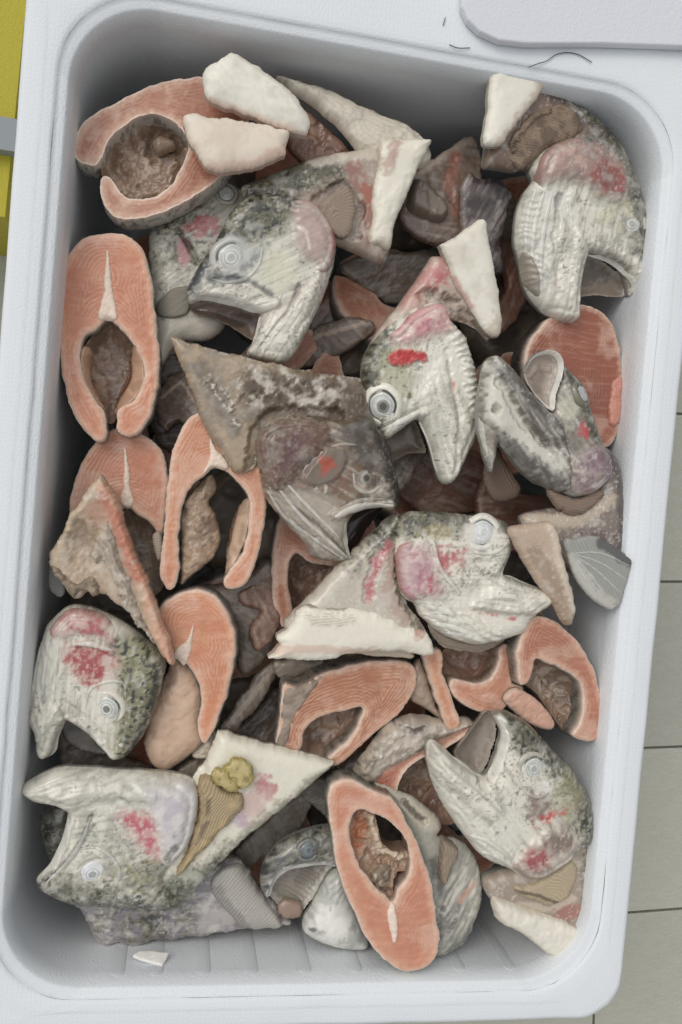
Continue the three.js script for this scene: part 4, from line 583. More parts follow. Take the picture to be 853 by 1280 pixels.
{ // head at the bottom centre, mouth ring under a steak
  const t = thing('fishhead', 'dark fish head at the bottom centre with round white rimmed mouth, half under a steak', 'fish head', HEADS, [390, 1110], 182, [0, 0.02]);
  const b = t.add('head', [325, 1100, 334, 1070, 355, 1048, 385, 1036, 425, 1032, 440, 1060, 430, 1080, 400, 1076, 372, 1078, 350, 1086, 338, 1104, 334, 1120], { ...HEAD, dir: 35, T: 12, R: 16, c: '#3f4345', col: [...mottle({ at: [380, 1050], r: [70, 40] }, 0.5), { c: '#cfd2cf', line: [338, 1116, 342, 1098, 358, 1084, 384, 1078, 416, 1078], w: 9, k: 0.9 }, ...frost(0.3)], rel: [lumps, wrinkles, { h: 2, line: [338, 1116, 342, 1098, 358, 1084, 384, 1078, 416, 1078], w: 8 }] });
  t.add('mouth_lining', [336, 1118, 341, 1098, 358, 1084, 385, 1078, 416, 1079, 410, 1096, 392, 1124, 374, 1142, 352, 1134], { T: -8, B: 13, R: 9, z0: -1, c: '#948f86', side: '#948f86', col: [{ c: '#6e665f', at: [388, 1098], r: [28, 20] }, { c: '#e0e1dc', edge: 3.5, k: 0.85 }, { c: '#9a9488', st: [3, 60, 0.5], k: 0.4 }], rel: [{ h: 0.8, st: [3, 60, 0.5] }] }, M.wet);
  t.add('tongue', [350, 1132, 362, 1124, 376, 1130, 378, 1142, 364, 1152, 352, 1146], { T: 3, B: 4, R: 6, z0: -2, jag: 1, c: '#988276', rel: [lumps, wrinkles] }, M.wet);
  t.add('lower_jaw', [378, 1158, 380, 1144, 392, 1124, 410, 1092, 425, 1085, 436, 1110, 446, 1140, 460, 1178, 434, 1183, 402, 1175, 384, 1166], { ...HEAD, T: 12.5, R: 12, c: '#dadcd8', col: [{ c: '#8f938f', fb: 7, ft: 0.56, k: 0.6 }, { c: '#f0f1ee', at: [415, 1145], r: [26, 24], k: 0.8 }, { c: '#55585a', at: [388, 1152], r: [7, 4] }, { c: '#8a8d8a', st: [3, -30, 0.6], at: [418, 1105], r: [18, 26], k: 0.6 }, ...frost(0.4)], rel: [lumps, wrinkles] });
  t.ridge('upper_lip', b, [336, 1118, 341, 1098, 357, 1083, 384, 1077, 416, 1077], 2.4);
  t.eye(b, 383, 1055, 9, { white: '#7d8486', iris: '#5f6567', dark: '#4c5052', ring: '#2c2f30' });
}
{ // head at the near right corner
  const t = thing('fishhead', 'fish head at the near right with wide open mouth, bright red streak behind its eye', 'fish head', HEADS, [640, 1020], 205, [-0.02, -0.03]);
  t.add('collar', [606, 1100, 640, 1085, 690, 1070, 722, 1040, 739, 1030, 740, 1070, 736, 1115, 734, 1160, 700, 1160, 660, 1140, 618, 1130], { ...HEAD, T: 9, B: 9, R: 9, z0: -4, c: '#a3968a', col: [{ c: '#a5746a', at: [708, 1135], r: [30, 18] }, { c: '#4b4a44', line: [738, 1030, 738, 1080, 734, 1130], w: 12, soft: 0.6 }, ...mottle({ line: [735, 1040, 733, 1110], w: 16 }, 0.7), { c: '#d4c9ba', line: [645, 1128, 680, 1132, 710, 1118], w: 8, k: 0.7 }, ...frost(0.6)], rel: [lumps, wrinkles] });
  t.add('belly_flap', [612, 1118, 630, 1120, 660, 1132, 694, 1142, 733, 1158, 732, 1180, 716, 1201, 698, 1201, 672, 1181, 648, 1162, 620, 1147], { T: 7, B: 5, R: 8, E: 1, z0: 2, c: '#e8e6dc', side: '#bdb5a8', col: [{ c: '#a5a49e', at: [717, 1174], r: [16, 11], rot: 50 }, { c: '#57514a', line: [705, 1146, 733, 1160], w: 2.5 }, { c: '#c9bfb0', edge: 4, k: 0.5 }], rel: [lumps, { h: 1, fb: 12 }] }, M.pale);
  t.add('gill', [640, 1104, 668, 1095, 692, 1082, 710, 1070, 715, 1085, 708, 1110, 692, 1126, 668, 1121, 648, 1114], { cell: 0.5, T: 9, B: 0, R: 4, E: 5, z0: -1, jag: 1, c: '#c2b49b', col: [{ c: '#5c5044', st: [1.7, 60, 0.9], k: 0.3 }, { c: '#4b4036', line: [640, 1106, 668, 1112, 692, 1122], w: 3, k: 0.7 }], rel: [{ h: 0.45, st: [1.7, 60, 0.9] }] }, M.rough);
  const b = t.add('head', [615, 892, 634, 889, 657, 902, 681, 926, 708, 954, 730, 987, 739, 1024, 735, 1050, 720, 1058, 706, 1068, 690, 1079, 668, 1092, 647, 1090, 628, 1080, 600, 1067, 577, 1040, 553, 1004, 536, 965, 532, 932, 541, 924, 567, 945, 590, 963, 606, 968, 618, 944, 625, 914], { ...HEAD, dir: -55, T: 12.5, R: 12, c: '#dedcd1', col: [
    { c: '#41423b', line: [628, 890, 665, 910, 706, 956, 732, 1000, 738, 1050], w: 26, soft: 0.6 }, ...mottle({ line: [640, 896, 690, 940, 725, 990, 736, 1050], w: 38, soft: 0.55 }, 0.75), { c: '#aaa685', at: [695, 985], r: [30, 36], k: 0.5 }, { c: '#e2e2da', poly: [534, 932, 560, 945, 600, 975, 640, 1000, 640, 1040, 600, 1062, 560, 1010, 538, 965], ps: 7, k: 0.7 }, { c: '#83706a', at: [662, 998], r: [18, 22], k: 0.85 }, { c: '#c1483f', fb: 5, ft: 0.42, line: [660, 1018, 676, 1012, 692, 1004], w: 8, nz: 0.7 }, { c: '#e5ddd3', sp: 1.8, th: 0.55, line: [660, 1018, 680, 1012], w: 6, k: 0.7 }, { c: '#8a8a80', line: [552, 975, 580, 1000, 608, 1022], w: 4, k: 0.6 }, { c: '#efeee8', line: [606, 970, 618, 946, 625, 915, 620, 896], w: 7, k: 0.8 }, { c: '#efeee9', at: [672, 974], r: [14, 10], k: 0.7 }, { c: '#6f7168', sp: 2, th: 0.68, at: [630, 985], r: [60, 60], k: 0.7 }, ...frost(0.55)],
    rel: [lumps, wrinkles, { h: 2.2, line: [608, 972, 620, 946, 628, 915], w: 7 }, { h: 1.6, line: [545, 945, 580, 975, 610, 985], w: 9 }, { h: -1.4, line: [545, 965, 575, 998, 606, 1020], w: 4 }, { h: 1.3, st: [4.4, 45, 0.5], poly: [555, 1000, 590, 1010, 625, 1050, 640, 1085, 600, 1064], ps: 4 }] });
  t.add('gill_cover', [632, 1058, 648, 1040, 670, 1022, 692, 1012, 712, 1030, 716, 1050, 704, 1068, 690, 1078, 668, 1090, 648, 1088, 634, 1076], { on: b, blend: 9, free: [634, 1076, 648, 1088, 668, 1090, 690, 1078, 704, 1068], T: 3, B: 1.5, R: 2.5, E: 0.6, c: '#a3948a', col: [{ c: '#a0474e', at: [655, 1062], r: [24, 20] }, { c: '#7b6d66', at: [688, 1034], r: [24, 18], k: 0.8 }, { c: '#cfc7bd', at: [688, 1064], r: [16, 10], k: 0.6 }, { c: '#d8d0c6', fb: 4, ft: 0.62, k: 0.7 }, ...frost(0.5)], rel: [lumps, wrinkles] });
  t.add('mouth_lining', [572, 948, 586, 926, 602, 905, 616, 892, 626, 912, 620, 942, 607, 970, 590, 964], { T: -8, B: 13, R: 9, z0: -6, c: '#9c928a', side: '#8a8078', col: [{ c: '#7b726b', line: [600, 915, 590, 955], w: 14, soft: 0.6, k: 0.6 }, { c: '#cdc8c0', edge: 2, k: 0.5 }], rel: [wrinkles] }, M.wet);
  t.add('lower_jaw', [533, 932, 541, 925, 567, 946, 589, 963, 606, 970, 622, 985, 625, 1010, 600, 1020, 570, 1005, 545, 975, 536, 960], { on: b, blend: 9, free: [533, 932, 541, 925, 567, 946, 589, 963, 606, 970, 536, 960], dir: -48, T: 2.6, B: 1.5, R: 2, E: 1, jag: 0.3, c: '#e6e4da', col: [{ c: '#a5a59c', fb: 6, ft: 0.56, k: 0.5 }, ...frost(0.4)], rel: [wrinkles] });
  t.ridge('upper_lip', b, [606, 971, 620, 944, 627, 913, 618, 894], 2.1);
  t.ridge('lower_lip', b, [535, 931, 566, 947, 590, 965, 606, 971], 1.8);
  t.ridge('jaw_ridge', b, [545, 957, 575, 986, 608, 1004], 1.4);
  t.ridge('throat_ray', b, [575, 1035, 600, 1040, 630, 1062], 1.4);
  t.ridge('throat_ray', b, [590, 1056, 612, 1060, 640, 1078], 1.4);
  t.ridge('eye_ridge', b, [678, 976, 668, 986, 651, 983, 639, 970, 633, 950], 1.2, '#d8d6cc', { mix: 0.35 });
  t.eye(b, 658, 953, 13, { ring: '#3e4040' });
}
{ // head by the right wall with its jaw gaping towards the left
  const t = thing('fishhead', 'fish head lying jaw up by the right wall, small cupped mouth, grey fin below', 'fish head', HEADS, [690, 560], 212, [-0.03, 0]);
  t.add('collar', [748, 556, 768, 566, 779, 590, 783, 640, 781, 700, 765, 722, 740, 726, 715, 715, 692, 690, 664, 668, 655, 645, 690, 636, 728, 630, 752, 608], { ...HEAD, T: 9, B: 9, R: 10, z0: -6, c: '#847972', col: [{ c: '#4f4a49', line: [765, 565, 779, 600, 782, 680], w: 18, soft: 0.6 }, { c: '#c3b5a4', line: [660, 652, 720, 652, 760, 625], w: 12, soft: 0.6, k: 0.8 }, { c: '#6b5a5a', at: [745, 672], r: [28, 14] }, ...frost(0.7)], rel: [lumps, wrinkles] });
  const fin = t.add('fin', [700, 676, 716, 672, 737, 670, 762, 682, 783, 699, 783, 699, 776, 728, 767, 752, 755, 761, 755, 761, 738, 750, 722, 734, 709, 710], { T: 3, B: 2, R: 2, E: 1.2, z0: 6, c: '#a9aba7', col: [{ c: '#4e5052', line: [745, 678, 779, 700], w: 10, soft: 0.55 }, { c: '#6f7375', st: [2, 35, 0.4], k: 0.4 }, { c: '#c9c9c3', line: [708, 705, 730, 738, 752, 756], w: 14, soft: 0.6, k: 0.7 }], rel: [{ h: 0.5, st: [2, 35, 0.4] }] }, M.rough);
  t.ridge('fin_ray', fin, [706, 690, 742, 690, 779, 706], 0.75, '#d2d2cb', { mix: 0.5 });
  t.ridge('fin_ray', fin, [706, 690, 742, 702, 776, 724], 0.75, '#d2d2cb', { mix: 0.5 });
  t.ridge('fin_ray', fin, [706, 690, 738, 712, 770, 742], 0.75, '#d2d2cb', { mix: 0.5 });
  t.ridge('fin_ray', fin, [706, 690, 734, 722, 758, 757], 0.75, '#d2d2cb', { mix: 0.5 });
  t.ridge('fin_ray', fin, [706, 690, 724, 722, 740, 748], 0.75, '#d2d2cb', { mix: 0.5 });
  t.add('belly_strip', [634, 660, 657, 654, 683, 651, 692, 665, 698, 690, 704, 714, 714, 750, 711, 778, 701, 776, 685, 748, 668, 727, 650, 698, 638, 676], { T: 6, B: 5, R: 5, E: 1, z0: 2, c: '#c0ad9c', col: [{ c: '#9a8775', line: [660, 690, 690, 730, 705, 772], w: 12, soft: 0.6, k: 0.7 }, { c: '#d9cfc0', line: [684, 655, 694, 700, 712, 755], w: 9, k: 0.7 }, ...frost(0.5)], rel: [lumps, { h: 1.2, line: [684, 655, 694, 700, 711, 760], w: 8 }] }, M.pale);
  t.add('gill', [618, 560, 630, 556, 648, 585, 660, 606, 658, 622, 640, 628, 624, 624, 615, 598], { cell: 0.5, T: 3, B: 5, R: 6, z0: -14, c: '#5f4f46', col: [{ c: '#83735f', st: [1.7, 30, 0.9], k: 0.3 }], rel: [{ h: 0.45, st: [1.7, 30, 0.9] }] }, M.rough);
  t.add('gill_fringe', [682, 612, 700, 618, 720, 622, 742, 612, 750, 618, 735, 636, 715, 645, 700, 640, 690, 628], { T: 4, B: 3, R: 4, z0: 2, jag: 1.1, c: '#7d6a5e', col: [{ c: '#b5a797', st: [1.7, 80, 0.9], k: 0.3 }], rel: [{ h: 0.45, st: [1.7, 80, 0.9] }] }, M.rough);
  const b = t.add('head', [697, 452, 710, 465, 725, 483, 736, 513, 748, 547, 758, 575, 756, 598, 735, 617, 715, 621, 700, 616, 668, 604, 641, 580, 622, 553, 617, 572, 612, 592, 604, 568, 597, 535, 596, 505, 602, 470, 606, 452, 617, 445, 635, 460, 652, 482, 670, 503, 683, 514, 688, 490, 693, 470], { ...HEAD, dir: -50, T: 11, R: 14, c: '#8b857d', col: [
    { c: '#d3d1c8', poly: [600, 480, 612, 470, 632, 505, 655, 545, 690, 572, 680, 585, 640, 555, 610, 535, 600, 520], ps: 5, k: 0.9 }, { c: '#5d5a57', poly: [612, 448, 640, 465, 690, 530, 700, 560, 660, 540, 625, 490], ps: 5, k: 0.7 }, { c: '#55524f', poly: [618, 545, 645, 560, 690, 600, 700, 615, 660, 602, 632, 575], ps: 4, k: 0.7 }, { c: '#e3e1da', line: [628, 490, 648, 525, 670, 548, 692, 547], w: 3 }, { c: '#e0ded7', line: [676, 570, 690, 590, 702, 612], w: 3 }, { c: '#46473c', line: [697, 455, 722, 485, 742, 540], w: 20, soft: 0.6 }, ...mottle({ line: [700, 460, 725, 490, 742, 545], w: 18 }, 0.7), { c: '#c8c6b2', at: [700, 515], r: [16, 22], k: 0.6 }, { c: '#bb4f55', at: [720, 540], r: [9, 14] }, { c: '#d8d6ce', line: [604, 458, 616, 446, 634, 460], w: 5, sp: 1.2, th: 0.4, k: 0.8 }, { c: '#302c2a', at: [610, 514], r: [5, 5], nz: 0.2 }, ...frost(0.7)],
    rel: [lumps, wrinkles, { h: 1.6, line: [628, 490, 648, 525, 670, 548, 692, 547], w: 5 }, { h: 1.5, line: [676, 570, 690, 590, 702, 612], w: 5 }, { h: -2, line: [616, 480, 640, 528, 680, 560], w: 8, soft: 0.6 }, { h: -2, at: [610, 514], r: [6, 6] }] });
  t.add('gill_cover', [698, 580, 712, 560, 735, 548, 750, 556, 758, 576, 755, 597, 735, 615, 716, 619, 702, 608], { on: b, blend: 9, free: [758, 576, 755, 597, 735, 615, 716, 619, 702, 608], T: 2.8, B: 1.5, R: 2.5, E: 0.5, c: '#8f7a7c', col: [{ c: '#7d6478', at: [735, 580], r: [26, 26], k: 0.6 }, { c: '#cfc5bd', edge: 2.5, k: 0.6 }, { c: '#b7aba4', fb: 4, ft: 0.58, k: 0.6 }, ...frost(0.6)], rel: [lumps, wrinkles] });
  const m = t.add('mouth_lining', [648, 463, 658, 448, 671, 441, 686, 442, 696, 453, 693, 478, 687, 497, 685, 515, 668, 503, 654, 484], { T: -8, B: 13, R: 9, z0: 9, c: '#a89c92', side: '#b9b1a6', col: [{ c: '#857a72', at: [672, 474], r: [13, 22], k: 0.8 }, { c: '#e0dcd4', edge: 3.2, k: 0.9 }], rel: [{ h: 1.2, line: [660, 470, 670, 460, 684, 462], w: 5 }, wrinkles] }, M.wet);
  t.add('lower_jaw', [596, 522, 597, 495, 603, 456, 616, 445, 635, 460, 652, 482, 670, 503, 690, 526, 700, 560, 706, 600, 700, 616, 668, 604, 641, 580, 620, 552, 606, 535], { on: b, blend: 3, free: [597, 520, 597, 495, 603, 456, 616, 445, 635, 460, 652, 482, 670, 503, 690, 526, 668, 604, 641, 580, 620, 552], dir: -50, T: 4, B: 2, R: 2.5, E: 1.5, jag: 0.4, c: '#6f6a65', side: '#8b857d', col: [{ c: '#d6d4cb', poly: [601, 482, 612, 472, 632, 507, 655, 547, 692, 574, 684, 588, 642, 557, 612, 537, 601, 522], ps: 1.4, pn: 2, k: 0.92 }, { c: '#4b4947', line: [625, 465, 660, 505, 692, 545], w: 9, k: 0.7 }, { c: '#4b4947', line: [632, 562, 665, 590, 698, 608], w: 9, k: 0.7 }, { c: '#d8d6ce', line: [604, 458, 616, 446, 634, 460], w: 5, sp: 1.2, th: 0.4, k: 0.8 }, { c: '#302c2a', at: [610, 514], r: [4, 4], nz: 0.2 }, ...frost(0.6)], rel: [{ h: -1.6, line: [616, 480, 640, 528, 680, 562], w: 8 }, { h: -2, at: [610, 514], r: [6, 6] }, wrinkles] });
  t.ridge('lip', m, [652, 466, 660, 450, 672, 443, 686, 444, 694, 455, 691, 478, 685, 497, 683, 512, 669, 501, 656, 484, 652, 468], 1.5, '#dedad0', { z: 1.5, mix: 0.8 });
  t.ridge('jaw_ridge', b, [628, 490, 648, 525, 670, 548, 692, 547], 1.5);
  t.ridge('jaw_ridge', b, [676, 570, 690, 590, 702, 612], 1.5);
  t.ridge('throat_ray', b, [601, 500, 598, 530, 606, 570], 1.5);
  t.eye(b, 722, 492, 11, { white: '#cdd0ce', iris: '#a8adab', z: -1.4 });
}

// ---------------------------------------------------------------- fish steaks, belly pieces and flakes
const STEAKS = 'frozen pink fish steaks among the heads';
const STEAK = { T: 10, B: 13, R: 2, E: 8.6, EB: 12, jag: 0.5, skin: 'skin', side: '#77756c', holeC: '#9c8273', bulge: 0.7, sideSpot: true };
const soft = (hex) => '#' + new THREE.Color(hex).multiplyScalar(0.88).lerp(new THREE.Color('#d2a685'), 0.16).getHexString();
const flesh = (a = '#d9906f', b = '#c9785c', k = 1) => ({ c: soft(a), col: [{ c: soft(b), in: 7, fb: 26, ft: 0.42, k: 0.7 }, { c: '#e6c3aa', ar: 2.1, sh: 3, k: 0.5 * k, fb: 18, ft: 0.4 }, { c: '#b3725a', ar: 2.1, sh: 6, k: 0.22 * k, seed: 4 }, { c: '#efcdb6', sk: [14, 1.2, 0], th: 0.62, k: 0.12 }, { c: '#e9cdb9', edge: 5, k: 0.4 }, { c: '#efe4da', edge: 1.3, k: 0.7 }, { c: '#e6cfc0', fb: 12, ft: 0.62, k: 0.3 }] });
const steakRel = [{ h: 0.12, ar: 2.3, sh: 2 }, { h: 0.5, fb: 18 }, { h: 0.15, fb: 3, ft: 0.55 }];
const lining = (c, extra = []) => ({ T: -17, B: 20, R: 12, z0: 3, E: -1, EB: 19, c, side: c, col: [{ c: '#b59a86', fb: 10, ft: 0.5, k: 0.6 }, { c: '#7d695c', fb: 8, ft: 0.55, k: 0.5 }, { c: '#d6c8b8', fb: 4, ft: 0.66, k: 0.4 }, ...extra], rel: [{ h: 1.2, fb: 9 }, { h: 0.35, fb: 3 }] });
const spine = (t, on, pts, c = '#ead9cb') => t.add('backbone', pts, { on, T: 1.1, B: 1, R: 2, cell: 0.8, jag: 0.4, c, rel: [{ h: 0.4, fb: 2 }] }, M.flesh);

{ // far left steak, open to the left
  const t = thing('fish_steak', 'dull pink fish steak in the far left corner, curling around a dark brown belly cavity', 'fish steak', STEAKS, [190, 195], 182, [0.06, 0.05]);
  t.add('flesh', [98, 205, 97, 188, 103, 168, 121, 150, 147, 137, 185, 118, 225, 108, 264, 106, 300, 120, 310, 160, 300, 195, 285, 218, 262, 240, 226, 262, 190, 276, 156, 279, 136, 268, 129, 248, 131, 228, 142, 232, 152, 246, 170, 256, 195, 252, 215, 238, 230, 212, 237, 188, 228, 168, 210, 155, 190, 150, 168, 158, 148, 172, 134, 192, 125, 213, 110, 212], { ...STEAK, side: '#c9c3b8', ...flesh('#b77a66', '#a0614f', 0.5), T: 8, rel: steakRel }, M.flesh);
  t.add('belly_lining', [126, 200, 148, 165, 190, 146, 228, 160, 242, 190, 234, 222, 206, 252, 165, 262, 136, 248, 128, 222], { ...lining('#86715f', [{ c: '#b09c8b', at: [145, 228], r: [18, 26], k: 0.8 }, { c: '#998472', at: [190, 245], r: [40, 14], k: 0.6 }]), rel: [{ h: 4, fb: 9 }, { h: 1.2, fb: 3.5 }] }, M.wet);
  t.add('gut_fold', [188, 175, 200, 166, 216, 172, 220, 182, 208, 186, 196, 190], { T: 6, B: 5, R: 6, z0: -6, c: '#8d7b6c', rel: [{ h: 1, fb: 4 }] }, M.wet);
}
{ // left steak, whole oval
  const t = thing('fish_steak', 'oval pink fish steak by the left wall, dark belly slot open at its lower end', 'fish steak', STEAKS, [138, 425], 178, [0.03, 0.02]);
  const b = t.add('flesh', [138, 297, 162, 301, 182, 322, 191, 357, 196, 405, 201, 455, 197, 495, 187, 528, 168, 545, 151, 541, 148, 522, 155, 510, 170, 500, 181, 480, 180, 455, 168, 431, 151, 414, 137, 401, 122, 416, 108, 425, 103, 448, 108, 478, 122, 503, 133, 521, 135, 546, 123, 553, 102, 532, 88, 500, 80, 460, 76, 410, 77, 358, 88, 324, 110, 302], { ...STEAK, ...flesh('#d98d6e', '#c4735a'), rel: steakRel }, M.flesh);
  spine(t, b, [137, 318, 141, 345, 144, 375, 150, 402, 137, 404, 125, 400, 131, 375, 134, 345]);
  t.add('belly_wall', [100, 436, 116, 436, 114, 470, 122, 490, 132, 515, 136, 545, 122, 540, 106, 500, 98, 470], { T: 7, B: 10, R: 4, z0: 0, ramp: { line: [108, 430, 103, 448, 108, 478, 122, 503, 134, 522], k: 1.5 }, c: '#c9a890', col: [{ c: '#a98a76', fb: 6, k: 0.6 }], rel: [{ h: 1, fb: 6 }] }, M.wet);
  t.add('belly_wall', [172, 428, 186, 456, 186, 486, 168, 508, 152, 524, 149, 542, 145, 515, 150, 490, 160, 470, 163, 448], { T: 7, B: 10, R: 4, z0: 0, ramp: { line: [168, 431, 180, 455, 181, 480, 170, 500, 155, 512, 148, 524], k: 1.2 }, c: '#cdab93', col: [{ c: '#a98a76', fb: 6, k: 0.6 }], rel: [{ h: 1, fb: 6 }] }, M.wet);
  t.add('belly_lining', [136, 400, 155, 414, 170, 432, 182, 462, 176, 492, 150, 515, 145, 528, 134, 528, 122, 505, 104, 470, 104, 440, 118, 416], { ...lining('#7d695c'), T: -18, B: 22, EB: 21 }, M.wet);
}
{ // steak below it, half hidden
  const t = thing('fish_steak', 'round pink fish steak at the left, its lower half hidden by a triangular belly piece', 'fish steak', STEAKS, [150, 630], 165, [0.05, 0.03]);
  const b = t.add('flesh', [147, 537, 177, 543, 197, 557, 209, 580, 212, 612, 208, 650, 203, 670, 192, 655, 176, 645, 162, 634, 150, 645, 148, 690, 120, 705, 95, 690, 90, 650, 93, 612, 109, 572, 128, 549], { ...STEAK, side: '#54534f', ...flesh('#cf8569', '#bb6d53'), rel: steakRel }, M.flesh);
  spine(t, b, [158, 556, 163, 585, 166, 612, 170, 628, 162, 636, 154, 628, 157, 600]);
  t.add('belly_lining', [150, 640, 162, 632, 178, 645, 196, 655, 206, 690, 202, 738, 170, 742, 150, 700], lining('#93857a'), M.wet);
}
{ // steak with two long legs
  const t = thing('fish_steak', 'pink horseshoe fish steak with two long legs and a tan gut lump between them', 'fish steak', STEAKS, [265, 620], 184, [0.03, 0]);
  const b = t.add('flesh', [251, 516, 234, 527, 221, 552, 214, 577, 210, 612, 207, 650, 203, 687, 201, 716, 210, 735, 220, 730, 225, 712, 224, 687, 224, 660, 228, 634, 235, 614, 250, 599, 267, 585, 281, 588, 298, 604, 309, 618, 312, 642, 309, 668, 300, 694, 288, 708, 280, 728, 288, 734, 306, 728, 318, 706, 327, 668, 332, 634, 331, 600, 328, 575, 310, 545, 285, 525], { ...STEAK, ...flesh('#dc9472', '#cb7f60'), rel: steakRel }, M.flesh);
  spine(t, b, [262, 545, 270, 560, 286, 582, 278, 588, 266, 584, 255, 592, 262, 570]);
  t.add('gut_lining', [226, 640, 238, 616, 252, 600, 266, 592, 270, 612, 262, 628, 272, 646, 276, 674, 265, 700, 240, 720, 225, 731, 226, 690], { T: 6, B: 8, R: 10, z0: -4, c: '#b59f8a', col: [{ c: '#6d5a4c', at: [262, 655], r: [16, 26], k: 0.8 }, { c: '#cdb79f', line: [230, 650, 228, 720], w: 9, k: 0.7 }, { c: '#5d4d42', at: [256, 606], r: [16, 14], k: 0.6 }, { c: '#8e7866', fb: 6, k: 0.6 }], rel: [{ h: 3, fb: 11 }, { h: 0.8, fb: 3 }] }, M.wet);
  t.add('belly_wall', [314, 622, 314, 645, 310, 672, 296, 705, 283, 728, 282, 700, 285, 680, 291, 652, 299, 630], { T: 7, B: 9, R: 4, z0: 0, ramp: { line: [311, 622, 312, 645, 308, 670, 298, 697, 282, 722], k: 1 }, c: '#cbb09a', col: [{ c: '#a28a78', fb: 5, k: 0.6 }], rel: [{ h: 0.8, fb: 5 }] }, M.wet);
  t.add('fin_stub', [190, 668, 202, 664, 205, 684, 200, 702, 194, 690], { T: 3, B: 3, R: 2, E: 1, z0: 0, c: '#b8ab9c', col: [{ c: '#6e655c', st: [1.5, 80, 0.3], k: 0.6 }] }, M.rough);
}
{ // triangular belly piece, left
  const t = thing('belly_piece', 'triangular tan belly piece by the left wall, its long pink cut edge pointing down right', 'belly piece', null, [140, 690], 196, [0.05, -0.02]);
  t.add('flesh', [128, 590, 128, 590, 150, 634, 172, 692, 195, 750, 213, 797, 219, 829, 205, 820, 186, 790, 164, 763, 140, 748, 118, 738, 96, 748, 88, 728, 70, 714, 62, 701, 75, 672, 87, 647, 108, 617], { T: 9, B: 8, R: 4, E: 4, jag: 0.9, side: '#a08f80', c: '#b5a28d', col: [{ c: '#d6a890', line: [128, 590, 150, 634, 172, 692, 195, 750, 218, 826], w: 17, soft: 0.4 }, { c: '#b86f5c', line: [132, 620, 150, 660, 176, 720], w: 12, soft: 0.7, k: 0.7 }, { c: '#cbbaa4', line: [126, 596, 90, 650, 66, 700], w: 9, k: 0.8 }, { c: '#7d6c5d', at: [104, 672], r: [24, 34], rot: 20, k: 0.6 }, { c: '#a87b68', at: [122, 638], r: [16, 20], k: 0.6 }, ...frost(0.5)], rel: [{ h: -5, at: [105, 675], r: [30, 44], rot: 20, nz: 0.2, soft: 0.9 }, { h: 0.4, fb: 6 }, { h: 1, line: [128, 590, 172, 692, 216, 820], w: 12 }] }, M.flesh);
  t.add('torn_membrane', [118, 682, 129, 656, 140, 646, 150, 672, 163, 712, 184, 770, 200, 808, 180, 790, 152, 748, 138, 716, 128, 700, 122, 716], { T: 13, B: 3, R: 6, z0: 0, jag: 1.2, c: '#b9aea0', col: [{ c: '#6c5f54', st: [4, 25, 1], k: 0.5 }, { c: '#d7cfc3', fb: 4, ft: 0.52, k: 0.7 }, { c: '#b78678', line: [160, 690, 190, 770], w: 7, k: 0.5 }], rel: [{ h: 1, st: [4, 25, 1] }, { h: 0.4, fb: 4 }] }, M.rough);
  t.add('torn_edge', [64, 700, 80, 708, 100, 722, 118, 716, 132, 730, 120, 744, 104, 738, 96, 750, 88, 738, 72, 722], { T: 11, B: 2, R: 4, z0: 0, jag: 1.2, c: '#a99a88', col: [{ c: '#6a5d51', fb: 4, k: 0.6 }], rel: [{ h: 1.6, fb: 5 }] }, M.rough);
  t.add('fin_stub', [60, 706, 70, 714, 78, 728, 76, 748, 64, 744, 58, 726], { T: 2, B: 2, R: 2, E: 0.8, z0: -8, c: '#8f9090', col: [{ c: '#5c5e60', st: [1.5, 70, 0.3], k: 0.5 }] }, M.rough);
}
{ // steak with a pale inner belly wall
  const t = thing('fish_steak', 'pink and orange fish steak right of the green speckled head, broad pale belly wall', 'fish steak', STEAKS, [240, 840], 180, [0.1, 0]);
  const b = t.add('flesh', [202, 757, 220, 742, 247, 735, 267, 740, 284, 760, 294, 787, 295, 817, 288, 850, 278, 884, 267, 910, 256, 924, 249, 900, 253, 870, 247, 844, 236, 826, 222, 818, 214, 826, 205, 808, 196, 782], { ...STEAK, B: 17, EB: 16, side: '#65625a', bulge: 1.5, ...flesh('#dd946f', '#cf7e5c'), rel: steakRel }, M.flesh);
  spine(t, b, [244, 775, 242, 800, 238, 815, 232, 828, 222, 820, 214, 824, 222, 808, 236, 795]);
  t.add('belly_wall', [218, 822, 236, 830, 248, 848, 254, 874, 250, 902, 256, 924, 247, 936, 222, 958, 206, 965, 191, 957, 180, 930, 188, 892, 202, 855], { T: 8, B: 8, R: 14, z0: -3, c: '#d3b8a2', side: '#a3907f', col: [{ c: '#8a7667', line: [228, 830, 210, 850], w: 16, soft: 0.9, k: 0.8 }, { c: '#d79f84', line: [252, 880, 256, 915], w: 7, k: 0.7 }, { c: '#e3d2c3', edge: 3, k: 0.7 }, { c: '#bfa28d', fb: 9, k: 0.5 }], rel: [{ h: 0.8, fb: 16 }, { h: 0.2, fb: 3 }] }, M.flesh);
  t.add('skin_flap', [238, 944, 256, 926, 268, 918, 272, 938, 262, 950, 246, 952], { T: 5, B: 5, R: 4, z0: -8, jag: 1, c: '#d5cabb', rel: [{ h: 1, fb: 4 }] }, M.rough);
}
{ // strip showing behind the dark head
  const t = thing('fish_steak', 'narrow strip of brownish pink steak showing below the dark head at the centre', 'fish steak', STEAKS, [370, 710], 160);
  t.add('flesh', [350, 645, 378, 648, 402, 678, 428, 690, 424, 706, 388, 702, 368, 690, 359, 712, 361, 745, 364, 768, 352, 781, 341, 757, 338, 712, 342, 672], { ...STEAK, ...flesh('#b67c68', '#9c6350', 0.6), rel: steakRel }, M.flesh);
  t.add('belly_lining', [356, 690, 400, 690, 430, 690, 424, 740, 390, 770, 362, 772], lining('#86695b'), M.wet);
}
